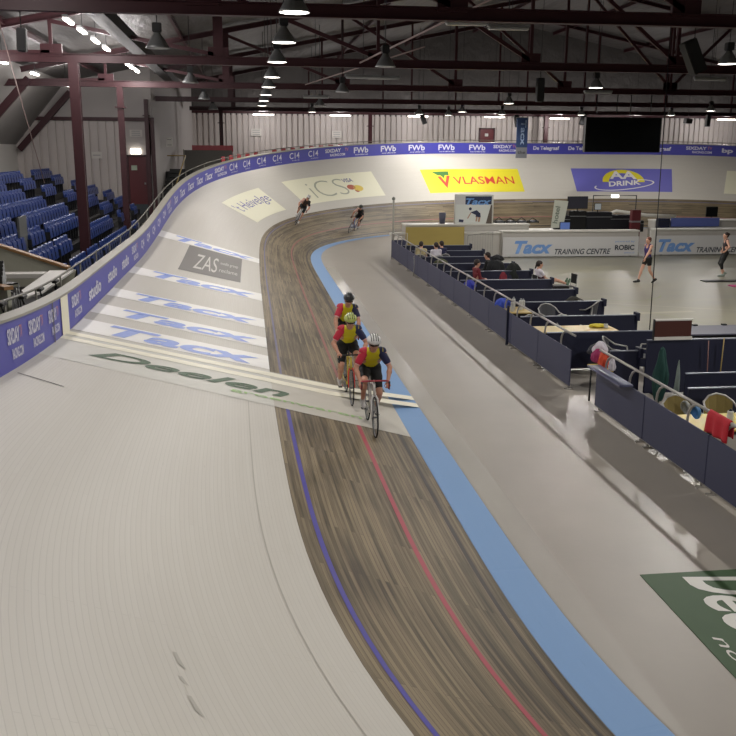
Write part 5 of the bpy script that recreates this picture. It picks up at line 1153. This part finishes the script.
cyclist(16.25, .88, .0, 'cyclist second in the group, black helmet with yellow-green stripes, yellow jersey', 'red and yellow racing bicycle ridden second in the group', ('#c8b23a', '#1c1c1e', '#d0382c'), TEAM, helmet='#b9c46a', crank=215, drop=False)
cyclist(18.5, .76, .07, 'cyclist last of the three, black helmet, sitting upright in yellow jersey', 'dark racing bicycle ridden last of the three', ('#2a2a2e', '#8a2a34', '#26262a'), TEAM, helmet='#2a2b2c', crank=80, drop=False, up=.07, yaw=.0)
M_WHC = mat('white_cloth', '#d8d2da', .8); M_PNK = mat('pink_white_cloth', '#c9a090', .7)
cyclist(46.4, 1.9, .5, 'distant cyclist with white helmet and dark top bending low in the bend', 'pale racing bicycle of the distant cyclist with white helmet', ('#bcbcbc', '#222222', '#bcbcbc'), (mat('dark_brown_cloth', '#3a2c26', .7), M_PNK, M_BLC, M_BLC), helmet='#e0dedb', crank=90, drop=True, res=.018, yaw=.33)
cyclist(50.95, .5, .42, 'distant cyclist with dark helmet in black and pale top beside the blue apron bend', 'blue-grey racing bicycle of the distant cyclist with dark helmet', ('#6a7aa8', '#222222', '#8b9ac0'), (M_BLC, M_PNK, M_BLC, M_BLC), helmet='#30332f', crank=0, drop=True, res=.018, yaw=.2)

# ------------------------------------------------------------------ people on foot and seated
def person(loc, rz, label, J, top, bottom, hairm, shoem=M_BLS, sleeve=.0, leg=.35, res=.013, bun=False, long=False, skin=M_SKIN2, grip=.35, legs=True, tank=False, trim=None):
    t = thing('person', label, 'person', loc, rz); P, fr, sp, lat, R, hp = body_prims(J, grip); sdf_obj('body', P, skin, t, res); eyes(hp, t); hair_obj(R, J['head'], t, hairm, bun, long)
    hip, ch = A(J['hip']), A(J['chest']); tw = J.get('tw', 1)
    tor = [dict(a=hip+(ch-hip)*a0-lat*.055, b=hip+(ch-hip)*a0+lat*.055, r=.122*tw, k=.06, flat=(fr, 1.4)) for a0 in (.2, .6)]
    tor += [dict(a=ch-lat*.08-sp*.03, b=ch+lat*.08-sp*.03, r=.126*tw, k=.05, flat=(fr, 1.4))]
    if tank: tor += [dict(a=ch+lat*.08*s_-sp*.02, b=(A(J['shR'])+A(J['shL']))/2+lat*s_*.09+sp*.02, r=.07, rb=.064, k=.02) for s_ in (1, -1)]
    else: tor += [dict(a=A(J['shR']), b=A(J['shL']), r=.074*tw, k=.05), dict(a=ch+sp*.05, b=A(J['neck']), r=.066, rb=.058, k=.03)]
    sdf_obj('shirt', tor, top, t, res)
    if sleeve:
        for sd in 'LR':
            sh, el, wr = A(J['sh'+sd]), A(J['el'+sd]), A(J['wr'+sd]); pr = [dict(a=sh, b=sh+(el-sh)*min(1, sleeve), r=.066*tw, rb=.054, k=.02)]
            if sleeve > 1: pr.append(dict(a=el, b=el+(wr-el)*(sleeve-1), r=.054, rb=.04, k=.02))
            sdf_obj('sleeve', pr, top, t, res)
    sh_p = [dict(a=hip-lat*.075, b=hip+lat*.075, r=.118*tw, k=.04)]
    for sd in 'LR':
        h, kn, an = A(J['hip'+sd]), A(J['kn'+sd]), A(J['an'+sd]); l1 = min(1, leg); sh_p += [dict(a=h, b=h+(kn-h)*l1*.5, r=.11*tw, rb=.098*tw, k=.04), dict(a=h+(kn-h)*l1*.5, b=h+(kn-h)*l1, r=.098*tw, rb=.085 if l1 < .8 else .066, k=.03)]
        if leg > 1: sh_p.append(dict(a=kn, b=kn+(an-kn)*(leg-1), r=.066, rb=.056, k=.03))
    sdf_obj('shorts' if leg < 1.2 else 'trousers', sh_p, bottom, t, res); shoes(J, shoem, t, None)
    return t
def standing(h=1.68, stride=.0, armsw=.15, look=(1, 0, 0), bendR=.0, hands_hip=False):
    k = h/1.72; J = dict(hip=(0, 0, .93*k), chest=(.02, 0, 1.27*k), neck=(.01, 0, 1.44*k), head=(.035, 0, 1.585*k), face=(1, 0, 0), look=look, tw=.88)
    for s, sg in (('L', 1), ('R', -1)):
        J['sh'+s] = (0, .165*sg, 1.385*k); J['hip'+s] = (0, .085*sg, .9*k); f = stride*sg
        an = A((f, .08*sg, .085+(.05 if f < 0 else 0)+abs(stride)*.03)); kn, an = ik(J['hip'+s], an, .42*k, .42*k, (1, 0, 0)); J['kn'+s], J['an'+s] = kn, an; J['toe'+s] = (1, .1*sg, -.0 if f >= 0 else -.45)
        w_ = A((-f*.8+.08, .24*sg, .93*k)) if not hands_hip else A((.06, .2*sg, 1.0*k)); el, wr = ik(J['sh'+s], w_, .28*k, .25*k, (-1, .4*sg, 0) if not hands_hip else (-.4, sg, 0)); J['el'+s], J['wr'+s] = el, wr
        J['hd'+s] = (nrm((.15, 0, -1)) if not hands_hip else nrm((.4, -.6*sg, -.5)), A((.3, -sg, 0)), A((1, 0, 0)))
    return J
J = standing(1.7, -.3, look=(1, .25, -.05))
person((14.6, 31.8, 0), -PI*.93, 'woman in violet tank top and black shorts walking across the sports floor', J, mat('violet_cloth', '#33235e', .7), M_BLC, M_HAIRR, M_BLS, leg=.45, tank=True, bun=True)
J = standing(1.72, .05, look=(1, .2, 0), hands_hip=True)
person((18.45, 33.3, 0), PI*.93, 'woman in dark tank top and black cropped trousers standing at the right edge', J, mat('dark_plum_cloth', '#261c20', .7), M_BLC, M_HAIRD, mat('grey_trainer', '#8f9a90', .5), leg=1.45, tank=True, bun=True)
def seated(seat=.47, lean=.1, legs_out=False, h=1.0, arms='table'):
    J = dict(hip=(0, 0, seat+.09), chest=(-lean, 0, seat+.42), neck=(-lean*1.25, 0, seat+.59), head=(-lean*1.15+.03, 0, seat+.735), face=(1, 0, 0), look=(1, 0, -.15), tw=.9)
    for s, sg in (('L', 1), ('R', -1)):
        J['sh'+s] = (-lean*1.15, .17*sg, seat+.53); J['hip'+s] = (.02, .09*sg, seat+.09)
        an = A((.38, .1*sg, .1)) if not legs_out else A((.82, .09*sg, seat+.1)); kn, an = ik(J['hip'+s], an, .43, .42, (1, 0, 1) if not legs_out else (0, 0, 1)); J['kn'+s], J['an'+s] = kn, an; J['toe'+s] = (1, 0, 0) if not legs_out else (.3, .0, 1)
        w_ = A((.33, .16*sg, seat+.3)) if arms == 'table' else A((.25, .06*sg, seat+.22)); el, wr = ik(J['sh'+s], w_, .28, .25, (-.3, .5*sg, -1)); J['el'+s], J['wr'+s] = el, wr; J['hd'+s] = (A((1, -.3*sg, -.1)), A((0, 0, -1)), A((0, -sg, .2)))
    return J
# the woman resting with her feet up, on one chair with a second one for her feet
J = seated(.46, .12, True, arms='lap'); wo = (9.35, 28.05, 0)
person(wo, .12, 'dark-haired woman in white and maroon top sitting back with bare legs stretched onto a chair', J, M_WHC, mat('coral_shorts', '#b0604e', .7), M_HAIRD, mat('green_grey_trainer', '#56705a', .5), leg=.55, sleeve=.5, long=True)
wn = [o for o in bpy.data.objects if o.get('label', '').startswith('dark-haired woman in white')][0]
sdf_obj('vest', [dict(a=(-.02, -.06, .62), b=(-.02, .06, .62), r=.15, k=.05), dict(a=(-.06, -.05, .78), b=(-.06, .05, .78), r=.145, k=.05)], mat('maroon_cloth', '#3c161e', .7), wn, .014)
black_chair((9.33, 28.05, 0), .12, 'black chair under the woman resting with stretched legs', 'black chairs at the resting woman'); black_chair((10.25, 28.17, 0), .12+PI, 'black chair carrying the feet of the resting woman', 'black chairs at the resting woman')
case(9.75, 27.5, 0, .5, .4, .6, 'black sports bag standing before the resting woman', M_BLKP, 'bag')
J = seated(.46, .02, arms='lap')
for (x, y, rz, lb, top, hm, sl) in [(6.62, 34.6, 1.2, 'person in pale yellow shirt with dark hair seated by the barrier in the farthest box', mat('pale_yellow_cloth', '#c2b58a', .7), M_HAIRD, .6), (7.12, 34.2, 1.8, 'person in white shirt with dark hair seated left in the far box', M_WHC, M_HAIRD, .7), (7.45, 34.75, 1.9, 'person in dark top seated close behind the white shirt', M_NVC, M_HAIRD, 1.8),
                                (7.3, 28.5, .15, 'person in dark red jacket seated in the box, arms reaching right', mat('dark_red_jacket', '#6e1822', .7), M_HAIRD, 1.8), (8.2, 30.6, 2.6, 'person in dark clothes seated opposite the red jacket', M_BLC, M_HAIRD, 1.8)]:
    person((x, y, 0), rz, lb, J, top, M_BLC, hm, M_BLS, sleeve=sl, leg=1.9, res=.018)
    tub_chair((x-.03*math.cos(rz), y-.03*math.sin(rz), 0), rz, 'grey tub chair under the ' + lb.split(' seated')[0])
